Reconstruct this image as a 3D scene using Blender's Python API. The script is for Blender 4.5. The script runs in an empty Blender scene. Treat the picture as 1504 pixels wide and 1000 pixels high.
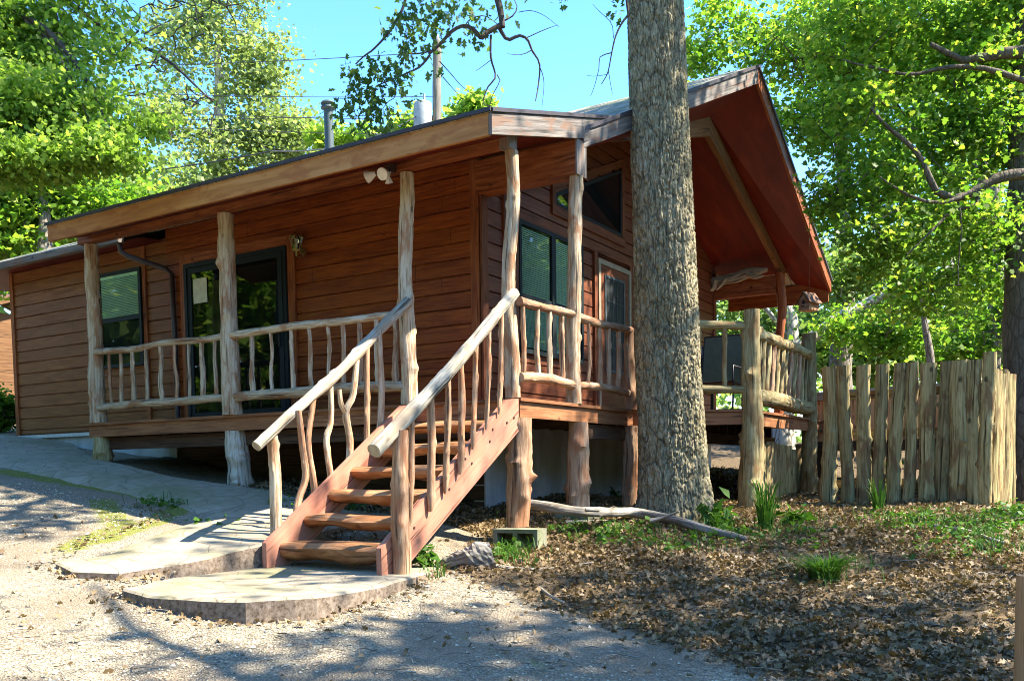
import bpy, math, random
import numpy as np
from mathutils import Matrix, Vector
RNG = np.random.default_rng(7); random.seed(7)
SC = bpy.context.scene; COL = SC.collection
rad = math.radians
# ------------------------------------------------------------------ camera
F, YAW, PITCH, ROLL, PX, PY = 1339.85655, -0.556102355, -0.0672574344, 0.0129959409, 748.07, 776.37
def cam_basis():
    f = np.array([math.cos(PITCH)*math.sin(YAW), math.cos(PITCH)*math.cos(YAW), math.sin(PITCH)])
    r = np.array([math.cos(YAW), -math.sin(YAW), 0.]); d = np.cross(f, r)
    c, s = math.cos(ROLL), math.sin(ROLL)
    return np.array([c*r+s*d, -s*r+c*d, f])
R = cam_basis()
CAM = np.array([4.577, -7.593, .580])
def ray(u, v): return R.T @ np.array([(u-PX)/F, (v-PY)/F, 1.])
def at(u, v, depth): return CAM + ray(u, v)*depth            # a surveyed point of the place
def on(u, v, ax, val):
    i = 'xyz'.index(ax); d = ray(u, v); return CAM + d*((val-CAM[i])/d[i])
cd = bpy.data.cameras.new('camera'); cam = bpy.data.objects.new('camera', cd); COL.objects.link(cam)
M = Matrix(((R[0][0], -R[1][0], -R[2][0], CAM[0]), (R[0][1], -R[1][1], -R[2][1], CAM[1]), (R[0][2], -R[1][2], -R[2][2], CAM[2]), (0, 0, 0, 1)))
cam.matrix_world = M
cd.sensor_fit = 'HORIZONTAL'; cd.sensor_width = 36; cd.lens = F/1504*36
cd.shift_x = (752-PX)/1504; cd.shift_y = (PY-500)/1504
cd.clip_start = .05; cd.clip_end = 2000
SC.camera = cam
# ------------------------------------------------------------------ light
SUN = Vector((.58, .26, .77)).normalized()
w = bpy.data.worlds.new('World'); SC.world = w; w.use_nodes = True
nt = w.node_tree; bg = nt.nodes['Background']
sky = nt.nodes.new('ShaderNodeTexSky'); sky.sky_type = 'NISHITA'; sky.sun_disc = False
sky.sun_elevation = math.asin(SUN.z); sky.sun_rotation = math.atan2(SUN.x, SUN.y)
sky.ozone_density = 2.0; sky.air_density = 1.0; sky.dust_density = .3
hs = nt.nodes.new('ShaderNodeHueSaturation'); hs.inputs['Saturation'].default_value = 1.3; hs.inputs['Hue'].default_value = .505
nt.links.new(sky.outputs[0], hs.inputs['Color']); nt.links.new(hs.outputs[0], bg.inputs[0]); bg.inputs[1].default_value = .085
sl = bpy.data.lights.new('sun', 'SUN'); sl.energy = 3.0; sl.angle = rad(.55); sl.color = (1, .91, .78)
so = bpy.data.objects.new('sun', sl); COL.objects.link(so); so.rotation_euler = SUN.to_track_quat('Z', 'Y').to_euler()
SC.view_settings.view_transform = 'Standard'; SC.view_settings.look = 'None'; SC.view_settings.exposure = 2.9; SC.view_settings.gamma = 1
SC.cycles.filter_width = 1.0; SC.cycles.max_bounces = 8; SC.cycles.diffuse_bounces = 4; SC.cycles.transparent_max_bounces = 8; SC.cycles.use_denoising = True
SC.cycles.sample_clamp_indirect = 6

# ------------------------------------------------------------------ material helpers
class NB:
    def __init__(s, name):
        s.m = bpy.data.materials.new(name); s.m.use_nodes = True; s.t = s.m.node_tree; s.n = s.t.nodes; s.b = s.n['Principled BSDF']; s.out = s.n['Material Output']
    def new(s, t, **k):
        n = s.n.new(t)
        for a, b in k.items(): setattr(n, a, b)
        return n
    def link(s, a, b): s.t.links.new(a, b)
    def co(s, kind='Object'):
        return s.new('ShaderNodeTexCoord').outputs[kind]
    def mapp(s, vec, sc, loc=(0, 0, 0)):
        m = s.new('ShaderNodeMapping'); s.link(vec, m.inputs[0]); m.inputs[3].default_value = sc; m.inputs[1].default_value = loc; return m.outputs[0]
    def noise(s, vec, scale, detail=4, rough=.55, dist=0):
        n = s.new('ShaderNodeTexNoise'); s.link(vec, n.inputs['Vector']); n.inputs['Scale'].default_value = scale; n.inputs['Detail'].default_value = detail; n.inputs['Roughness'].default_value = rough; n.inputs['Distortion'].default_value = dist; return n.outputs['Fac']
    def voro(s, vec, scale, feature='F1', out='Distance'):
        n = s.new('ShaderNodeTexVoronoi', feature=feature); s.link(vec, n.inputs['Vector']); n.inputs['Scale'].default_value = scale; return n.outputs[out]
    def ramp(s, fac, stops):
        r = s.new('ShaderNodeValToRGB'); s.link(fac, r.inputs[0]); e = r.color_ramp.elements
        while len(e) > 1: e.remove(e[-1])
        for i, (p, c) in enumerate(stops):
            el = e[0] if i == 0 else e.new(p)
            el.position = p; el.color = (*c, 1) if len(c) == 3 else c
        return r.outputs[0]
    def mix(s, fac, a, b, mode='MIX'):
        n = s.new('ShaderNodeMix', data_type='RGBA', blend_type=mode)
        for sock, v in ((n.inputs[0], fac), (n.inputs[6], a), (n.inputs[7], b)):
            if isinstance(v, (int, float)): sock.default_value = v
            elif isinstance(v, tuple): sock.default_value = (*v, 1)
            else: s.link(v, sock)
        return n.outputs[2]
    def math(s, op, a, b=None, clamp=False):
        n = s.new('ShaderNodeMath', operation=op); n.use_clamp = clamp
        for i, v in enumerate((a, b)):
            if v is None: continue
            if isinstance(v, (int, float)): n.inputs[i].default_value = v
            else: s.link(v, n.inputs[i])
        return n.outputs[0]
    def bump(s, h, strength=.3, dist=.01):
        b = s.new('ShaderNodeBump'); b.inputs['Strength'].default_value = strength; b.inputs['Distance'].default_value = dist
        s.link(h, b.inputs['Height']); s.link(b.outputs[0], s.b.inputs['Normal'])
    def done(s, col, rough=.75, spec=.3):
        if isinstance(col, tuple): s.b.inputs['Base Color'].default_value = (*col, 1)
        else: s.link(col, s.b.inputs['Base Color'])
        if isinstance(rough, (int, float)): s.b.inputs['Roughness'].default_value = rough
        else: s.link(rough, s.b.inputs['Roughness'])
        s.b.inputs['Specular IOR Level'].default_value = spec
        return s.m
    def attr(s, name):
        return s.new('ShaderNodeAttribute', attribute_name=name).outputs['Fac']
    def island(s): return s.new('ShaderNodeNewGeometry').outputs['Random Per Island']
    def orand(s): return s.new('ShaderNodeObjectInfo').outputs['Random']

def plain(name, col, rough=.6, metal=0, spec=.4, vary=.15, sc=12):
    n = NB(name); f = n.noise(n.co(), sc, 5)
    c = n.ramp(f, [(.3, tuple(x*(1-vary) for x in col)), (.7, tuple(min(1, x*(1+vary)) for x in col))])
    n.b.inputs['Metallic'].default_value = metal
    return n.done(c, rough, spec)
def siding(name, lo, mid, hi):
    n = NB(name); co = n.co()
    sp = n.new('ShaderNodeSeparateXYZ'); n.link(co, sp.inputs[0])
    k = n.math('FLOOR', n.math('DIVIDE', sp.outputs[2], .185))
    wn = n.new('ShaderNodeTexWhiteNoise', noise_dimensions='1D'); n.link(k, wn.inputs['W'])
    off = n.new('ShaderNodeCombineXYZ'); n.link(n.math('MULTIPLY', wn.outputs['Value'], 37.), off.inputs[0]); n.link(n.math('MULTIPLY', k, 3.), off.inputs[2])
    ad = n.new('ShaderNodeVectorMath', operation='ADD'); n.link(co, ad.inputs[0]); n.link(off.outputs[0], ad.inputs[1])
    g = n.math('MULTIPLY_ADD', n.noise(n.mapp(ad.outputs[0], (1.6, 1.6, 38)), 1.6, 8, .62, .6), 1.7); g.node.inputs[2].default_value = -.35
    big = n.noise(n.mapp(ad.outputs[0], (1.1, 1.1, 5)), 1.3, 3)
    c = n.ramp(g, [(.25, lo), (.5, mid), (.78, hi)])
    c = n.mix(n.math('MULTIPLY', wn.outputs['Value'], .38), c, (lo[0]*.9, lo[1]*.9, lo[2]*.9))
    c = n.mix(n.ramp(big, [(.5, (0, 0, 0)), (.75, (.55, .55, .55))]), c, hi)
    kn = n.voro(n.mapp(ad.outputs[0], (1.0, 1.0, 2.6)), 1.7)
    kd = n.noise(co, 9)
    c = n.mix(n.ramp(n.math('ADD', kn, n.math('MULTIPLY', kd, .06)), [(.05, (.75, .75, .75)), (.1, (0, 0, 0))]), c, tuple(x*.35 for x in lo))
    xy = n.math('ADD', n.math('ADD', sp.outputs[0], sp.outputs[1]), n.math('MULTIPLY', wn.outputs['Value'], 29.))
    jt = n.math('ABSOLUTE', n.math('SUBTRACT', n.math('FRACT', n.math('DIVIDE', xy, 3.4)), .5)); c = n.mix(n.math('LESS_THAN', jt, .0011), c, tuple(x*.25 for x in lo))
    n.bump(g, .25, .006)
    return n.done(c, n.ramp(g, [(.2, (.62,)*3), (.8, (.42,)*3)]), .35)
def grain(name, stops, patch=None, scale=(60, 5), bump=.35, rough=.78, knots=True, objvar=.3, spec=.25, cracks=True):
    n = NB(name); uv = n.co('UV'); o = n.orand()
    off = n.new('ShaderNodeCombineXYZ'); n.link(n.math('MULTIPLY', o, 61.), off.inputs[0]); n.link(n.math('MULTIPLY', o, 23.), off.inputs[1])
    isl = n.island(); n.link(n.math('MULTIPLY', isl, 17.), off.inputs[2])
    ad = n.new('ShaderNodeVectorMath', operation='ADD'); n.link(uv, ad.inputs[0]); n.link(off.outputs[0], ad.inputs[1])
    v = ad.outputs[0]
    g = n.math('MULTIPLY_ADD', n.noise(n.mapp(v, (scale[0], scale[1], 1)), 1., 8, .65, .5), 2.0); g.node.inputs[2].default_value = -.5
    c = n.ramp(g, stops)
    if patch:
        p = n.noise(n.mapp(v, (7, 2.6, 1)), 1., 5, .6, .4)
        c = n.mix(n.ramp(p, [(.5, (0, 0, 0)), (.60, (.85,)*3)]), c, patch)
    if knots:
        kn = n.voro(n.mapp(v, (3.2, 2.2, 1)), 1.3); c = n.mix(n.ramp(kn, [(.06, (.8,)*3), (.13, (0, 0, 0))]), c, tuple(x*.35 for x in stops[0][1]))
    # long drying cracks
    ck = n.noise(n.mapp(v, (34, 1.1, 1)), 1., 3, .5)
    if cracks: c = n.mix(n.ramp(ck, [(.33, (.85,)*3), (.40, (0, 0, 0))]), c, tuple(x*.25 for x in stops[0][1]))
    hv = n.math('MULTIPLY_ADD', o, objvar); hv.node.inputs[2].default_value = 1-objvar/2
    c2 = n.new('ShaderNodeVectorMath', operation='SCALE'); n.link(c, c2.inputs[0]); n.link(hv, c2.inputs['Scale'])
    n.bump(g, bump, .008)
    return n.done(c2.outputs[0], rough, spec)
def leafmat(name, stops, trans=.45, sat=1.0, ns=.5):
    n = NB(name); i = n.island(); cl = n.noise(n.co(), ns, 2)
    f = n.math('ADD', n.math('MULTIPLY', i, .55), n.math('MULTIPLY', cl, .6)); f = n.math('SUBTRACT', f, .08, True)
    c = n.ramp(f, stops)
    n.done(c, .5, .25)
    tr = n.new('ShaderNodeBsdfTranslucent')
    tc = n.mix(1., c, (1.25, 1.35, .7), 'MULTIPLY'); n.link(tc, tr.inputs[0])
    ms = n.new('ShaderNodeMixShader'); ms.inputs[0].default_value = trans
    n.link(n.b.outputs[0], ms.inputs[1]); n.link(tr.outputs[0], ms.inputs[2]); n.link(ms.outputs[0], n.out.inputs[0])
    return n.m

MAT = {}
MAT['siding'] = siding('cedar_siding', (.105, .0155, .002), (.205, .040, .0035), (.30, .077, .008))
MAT['siding_end'] = siding('weathered_siding', (.115, .030, .006), (.19, .057, .012), (.26, .092, .024))
MAT['siding_gable'] = siding('gable_siding', (.09, .024, .009), (.14, .040, .015), (.19, .062, .025))  # cedar siding with the gable's shade put into its colour
MAT['stain'] = grain('red_stain_board', [(.25, (.15, .036, .011)), (.55, (.235, .068, .019)), (.8, (.30, .105, .035))], None, (26, 2.5), .2, .6)
MAT['gable_trim'] = grain('dark_gable_trim', [(.25, (.09, .026, .010)), (.55, (.14, .045, .018)), (.8, (.18, .065, .028))], None, (26, 2.5), .2, .6)
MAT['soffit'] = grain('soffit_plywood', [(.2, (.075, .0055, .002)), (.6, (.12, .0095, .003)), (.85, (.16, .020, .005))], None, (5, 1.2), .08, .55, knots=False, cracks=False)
MAT['fascia'] = grain('tan_fascia', [(.25, (.30, .125, .034)), (.55, (.39, .175, .048)), (.8, (.44, .215, .07))], (.30, .11, .03), (14, .8), .12, .6, knots=False, cracks=False, objvar=.05)
MAT['grey_board'] = grain('weathered_board', [(.25, (.09, .078, .066)), (.55, (.16, .14, .122)), (.8, (.23, .21, .185))], (.17, .10, .065), (40, 1.6), .25, .8)
MAT['brown_board'] = grain('brown_board', [(.25, (.10, .045, .016)), (.6, (.15, .072, .026)), (.85, (.19, .10, .045))], None, (30, 1.6), .2, .7)
MAT['rim'] = grain('deck_stain', [(.25, (.19, .075, .03)), (.55, (.26, .11, .045)), (.8, (.31, .15, .065))], None, (26, 2.), .2, .65)
MAT['salmon'] = grain('faded_salmon_paint', [(.25, (.36, .145, .085)), (.6, (.43, .185, .115)), (.85, (.46, .215, .14))], (.38, .18, .11), (16, 1.4), .12, .7, knots=False, cracks=False, objvar=.05)
MAT['salmon'] = grain('faded_salmon_paint', [(.15, (.30, .12, .07)), (.45, (.42, .18, .112)), (.85, (.46, .22, .145))], (.34, .165, .10), (20, 1.2), .25, .75, knots=False, cracks=True, objvar=.05)
MAT['log'] = grain('peeled_cedar_log', [(.1, (.17, .11, .06)), (.42, (.40, .30, .185)), (.65, (.50, .42, .29)), (.9, (.44, .41, .34))], (.30, .145, .065), (36, 3.2), .8, .8)
MAT['redlog'] = grain('red_cedar_stick', [(.2, (.22, .12, .065)), (.5, (.36, .22, .125)), (.8, (.44, .31, .2))], (.30, .13, .06), (36, 4), .5, .8)
MAT['greylog'] = grain('grey_driftlog', [(.2, (.2, .17, .12)), (.5, (.40, .36, .27)), (.8, (.5, .47, .38))], (.33, .25, .16), (40, 3), .6, .85)
MAT['fence'] = grain('olive_weathered_slab', [(.1, (.075, .052, .02)), (.42, (.24, .19, .078)), (.75, (.36, .30, .145))], (.14, .08, .035), (30, 1.8), .8, .85, objvar=.6)
MAT['greenlog'] = grain('mossy_log', [(.1, (.09, .065, .025)), (.45, (.25, .20, .09)), (.8, (.36, .31, .17))], (.20, .115, .045), (36, 3), .5, .85)
MAT['driftlog'] = grain('split_grey_log', [(.1, (.05, .045, .035)), (.45, (.20, .18, .145)), (.85, (.36, .33, .28))], (.13, .10, .065), (40, 2.2), .8, .9)
MAT['tread'] = grain('split_log_tread', [(.2, (.19, .08, .028)), (.5, (.36, .175, .075)), (.8, (.46, .26, .13))], (.27, .11, .04), (26, 3), .6, .75)
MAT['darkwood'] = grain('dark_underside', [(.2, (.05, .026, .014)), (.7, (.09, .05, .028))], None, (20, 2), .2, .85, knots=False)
MAT['orangewood'] = grain('orange_plank', [(.2, (.44, .19, .07)), (.6, (.56, .28, .12)), (.85, (.6, .34, .16))], None, (30, 1.6), .2, .65)
MAT['brown_metal'] = plain('brown_gutter_metal', (.05, .03, .026), .4, .0, .5)
MAT['black_frame'] = plain('dark_window_frame', (.012, .019, .021), .6, 0, .2)
MAT['black_metal'] = plain('black_metal', (.02, .02, .022), .4, .3)
MAT['beige'] = plain('beige_metal', (.27, .22, .15), .5)
MAT['white'] = plain('white_plastic', (.75, .73, .68), .4)
MAT['flash'] = plain('pale_flashing', (.55, .55, .52), .5)
MAT['dark'] = plain('dark_interior', (.012, .014, .014), .6)  # near-black, standing in for unlit rooms behind glass and the nest hole
MAT['brass'] = plain('aged_brass', (.5, .36, .17), .28, .9)
MAT['galv'] = plain('galvanised_steel', (.06, .085, .09), .6, .2)
MAT['xfmr'] = plain('grey_transformer_paint', (.25, .27, .26), .6)
MAT['pole'] = grain('grey_pole_wood', [(.2, (.10, .09, .07)), (.7, (.17, .15, .12))], None, (20, 2), .3, .85)
MAT['wire'] = plain('wire_black', (.03, .03, .035), .5)
MAT['sling'] = plain('green_grey_sling', (.075, .085, .055), .8)
MAT['paper'] = plain('paper_notice', (.55, .6, .5), .8)
MAT['blind'] = plain('blind_slats', (.66, .78, .60), .6, 0, .2, .08)
MAT['curtain'] = plain('olive_curtain', (.16, .17, .06), .9, 0, .2, .4, 5)
MAT['cinder'] = None
def glass(name, tint=(.9, 1, .95), refl=1.0):
    n = NB(name); n.n.remove(n.b)
    g = n.new('ShaderNodeBsdfGlossy'); g.inputs['Roughness'].default_value = .02; g.inputs[0].default_value = (refl, refl, refl, 1)
    t = n.new('ShaderNodeBsdfTransparent'); t.inputs[0].default_value = (*tint, 1)
    fr = n.new('ShaderNodeFresnel'); fr.inputs[0].default_value = 1.6
    nz = n.noise(n.co(), 1.2, 1); bp = n.new('ShaderNodeBump'); bp.inputs['Strength'].default_value = .04; n.link(nz, bp.inputs['Height']); n.link(bp.outputs[0], g.inputs['Normal'])
    m = n.new('ShaderNodeMixShader'); n.link(fr.outputs[0], m.inputs[0]); n.link(t.outputs[0], m.inputs[1]); n.link(g.outputs[0], m.inputs[2]); n.link(m.outputs[0], n.out.inputs[0])
    return n.m
MAT['glass'] = glass('window_glass', (.8, .9, .85)); MAT['glass_dark'] = glass('door_glass', (.5, .58, .55))
def m_concrete():
    n = NB('stamped_concrete'); co = n.co()
    wob = n.new('ShaderNodeMix', data_type='VECTOR'); wob.inputs[0].default_value = .12
    nz = n.new('ShaderNodeTexNoise'); nz.inputs['Scale'].default_value = 2.5; n.link(co, nz.inputs['Vector']); n.link(co, wob.inputs[4]); n.link(nz.outputs['Color'], wob.inputs[5])
    vec = n.mapp(wob.outputs[1], (1, 1, .02))
    e = n.voro(vec, 3.6, 'DISTANCE_TO_EDGE'); cell = n.voro(vec, 3.6, 'F1', 'Color')
    f = n.noise(co, 9, 6, .65); f2 = n.noise(co, 120, 3, .7); m = n.noise(co, 1.1, 4)
    c = n.ramp(f, [(.3, (.24, .20, .135)), (.7, (.37, .325, .235))])
    bw = n.new('ShaderNodeRGBToBW'); n.link(cell, bw.inputs[0]); c = n.mix(n.math('MULTIPLY', bw.outputs[0], .3), c, (.22, .185, .13))
    c = n.mix(n.ramp(e, [(.0, (.6,)*3), (.010, (.45,)*3), (.026, (0, 0, 0))]), c, (.10, .08, .055))
    c = n.mix(n.ramp(m, [(.46, (0, 0, 0)), (.68, (.65,)*3)]), c, (.15, .15, .06))
    c = n.mix(n.ramp(f2, [(.58, (0, 0, 0)), (.72, (.6,)*3)]), c, (.14, .11, .085))
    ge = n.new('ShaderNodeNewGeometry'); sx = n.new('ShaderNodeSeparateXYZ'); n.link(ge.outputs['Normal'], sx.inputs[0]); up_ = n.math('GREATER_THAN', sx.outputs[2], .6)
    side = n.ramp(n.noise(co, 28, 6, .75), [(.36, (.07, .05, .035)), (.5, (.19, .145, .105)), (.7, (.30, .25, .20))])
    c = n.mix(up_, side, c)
    h = n.math('ADD', n.math('MULTIPLY', n.math('MULTIPLY', n.math('MINIMUM', e, .03), up_), 20.), n.math('MULTIPLY', f2, .35))
    n.bump(h, .5, .012)
    return n.done(c, .85, .2)
MAT['concrete'] = m_concrete()
def m_found(name, a, b, st):
    n = NB(name); co = n.co(); f = n.noise(co, 6, 6, .7); d = n.noise(n.mapp(co, (2.2, 2.2, .5)), 1.6, 4)
    c = n.ramp(f, [(.3, a), (.7, b)]); c = n.mix(n.ramp(d, [(.45, (0, 0, 0)), (.7, (.7,)*3)]), c, st)
    n.bump(f, .4, .01); return n.done(c, .9, .2)
MAT['foundation'] = m_found('foundation_block', (.42, .44, .45), (.54, .56, .56), (.30, .29, .26))
MAT['cinder'] = m_found('cinder_block', (.15, .15, .10), (.27, .26, .18), (.09, .13, .035))
def m_ground():
    n = NB('ground'); co = n.co()
    lit = n.attr('litter'); moss = n.attr('moss')
    v = n.voro(co, 75); vc = n.voro(co, 75, 'F1', 'Color'); f = n.noise(co, 38, 5, .7); big = n.noise(co, .9, 5, .6); med = n.noise(co, 5, 5, .65)
    sep = n.new('ShaderNodeSeparateColor'); n.link(vc, sep.inputs[0])
    g = n.ramp(sep.outputs[0], [(.0, (.17, .14, .09)), (.35, (.29, .25, .165)), (.7, (.37, .325, .22)), (1., (.46, .41, .29))])
    g = n.mix(n.ramp(f, [(.4, (.7,)*3), (.62, (0, 0, 0))]), g, (.15, .125, .10))
    g = n.mix(n.ramp(big, [(.42, (0, 0, 0)), (.62, (.75,)*3)]), g, (.20, .155, .105))
    l = n.ramp(n.noise(co, 26, 6, .7), [(.3, (.05, .034, .018)), (.5, (.115, .082, .045)), (.7, (.19, .14, .082))])
    edge = n.math('ADD', lit, n.math('MULTIPLY', n.math('SUBTRACT', med, .5), .9))
    c = n.mix(n.ramp(edge, [(.42, (0, 0, 0)), (.58, (1, 1, 1))]), g, l)
    ms = n.math('ADD', moss, n.math('MULTIPLY', n.math('SUBTRACT', n.noise(co, 7, 6, .7), .5), 1.1))
    mc = n.ramp(n.noise(co, 45, 4, .7), [(.3, (.075, .095, .015)), (.7, (.24, .25, .045))])
    c = n.mix(n.ramp(ms, [(.55, (0, 0, 0)), (.75, (.9,)*3)]), c, mc)
    n.bump(n.math('ADD', n.math('MULTIPLY', v, 1.2), f), .7, .018)
    return n.done(c, .92, .15)
MAT['ground'] = m_ground()
def m_bark(name, a, b, c_, sc, vs=.35, bump=.8, cr=(.05, .04, .028)):
    n = NB(name); co = n.co(); v = n.mapp(co, (1, 1, vs))
    dn = n.noise(co, sc*1.3, 3)
    e = n.voro(v, sc, 'DISTANCE_TO_EDGE'); f = n.noise(n.mapp(co, (1, 1, .4)), sc*3, 6, .7); big = n.noise(co, 2.2, 4)
    c = n.ramp(f, [(.28, a), (.5, b), (.75, c_)])
    c = n.mix(n.ramp(big, [(.45, (0, 0, 0)), (.7, (.5,)*3)]), c, (a[0]*.95, a[1]*1.08, a[2]*.85))
    c = n.mix(n.ramp(e, [(0, (.8,)*3), (.09, (0, 0, 0))]), c, cr)  # crevices darkened in the colour, standing in for their shade
    n.bump(n.math('ADD', n.math('MULTIPLY', n.math('MINIMUM', e, .18), 4.), n.math('MULTIPLY', f, .5)), bump, .02)
    return n.done(c, .92, .15)
MAT['oak_bark'] = m_bark('oak_bark', (.10, .08, .042), (.28, .24, .14), (.48, .43, .29), 11, .3, .3)
MAT['bark'] = m_bark('tree_bark', (.14, .12, .095), (.21, .18, .145), (.29, .26, .215), 9, .3)
MAT['limb_bark'] = m_bark('limb_bark', (.07, .056, .042), (.12, .098, .074), (.18, .15, .115), 12, .3, .5)
MAT['pale_bark'] = m_bark('pale_bark', (.30, .27, .22), (.42, .39, .33), (.52, .49, .43), 7, .3, .5)
MAT['twig'] = m_bark('dark_twig', (.045, .036, .03), (.08, .064, .053), (.12, .095, .08), 14, .4, .4)
MAT['maple_leaf'] = leafmat('maple_leaves', [(.0, (.075, .15, .024)), (.35, (.165, .275, .042)), (.65, (.29, .41, .075)), (.9, (.46, .52, .14))], .62)
MAT['oak_leaf'] = leafmat('oak_leaves', [(.0, (.03, .07, .02)), (.5, (.07, .13, .03)), (.8, (.15, .21, .05)), (1., (.42, .42, .08))], .5)
MAT['green_leaf'] = leafmat('green_leaves', [(.0, (.04, .11, .016)), (.35, (.10, .21, .025)), (.65, (.21, .33, .04)), (.9, (.46, .48, .08))], .62)
MAT['pale_leaf'] = leafmat('pale_leaves', [(.0, (.09, .14, .05)), (.4, (.19, .25, .09)), (.75, (.31, .35, .16)), (1., (.46, .48, .30))], .5)
MAT['blue_leaf'] = leafmat('far_leaves', [(.0, (.08, .15, .04)), (.5, (.18, .28, .08)), (1., (.38, .44, .18))], .55)
MAT['grass'] = leafmat('grass_blades', [(.0, (.025, .075, .010)), (.6, (.06, .15, .02)), (1., (.13, .22, .035))], .35, ns=3)
MAT['weed'] = leafmat('weed_leaves', [(.0, (.03, .085, .012)), (.6, (.07, .16, .02)), (1., (.16, .26, .04))], .4, ns=3)
MAT['litter'] = leafmat('dead_leaves', [(.0, (.05, .029, .013)), (.4, (.145, .095, .044)), (.7, (.25, .175, .088)), (.9, (.36, .27, .145)), (1., (.52, .42, .26))], .12, ns=2)
def m_shingle():
    n = NB('asphalt_shingle'); uv = n.co('UV')
    b = n.new('ShaderNodeTexBrick'); n.link(uv, b.inputs['Vector']); b.inputs['Scale'].default_value = 1; b.inputs['Brick Width'].default_value = .3; b.inputs['Row Height'].default_value = .14; b.inputs['Mortar Size'].default_value = .006
    b.inputs['Color1'].default_value = (.24, .22, .165, 1); b.inputs['Color2'].default_value = (.42, .37, .29, 1); b.inputs['Mortar'].default_value = (.06, .06, .05, 1)
    c = n.mix(n.ramp(n.noise(n.co(), 2, 5), [(.45, (0, 0, 0)), (.65, (.7,)*3)]), b.outputs[0], (.15, .18, .08))
    n.bump(n.noise(n.co(), 200, 2), .4, .004); return n.done(c, .95, .1)
MAT['shingle'] = m_shingle()
MAT['edge'] = plain('drip_edge', (.035, .03, .035), .6)

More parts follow.
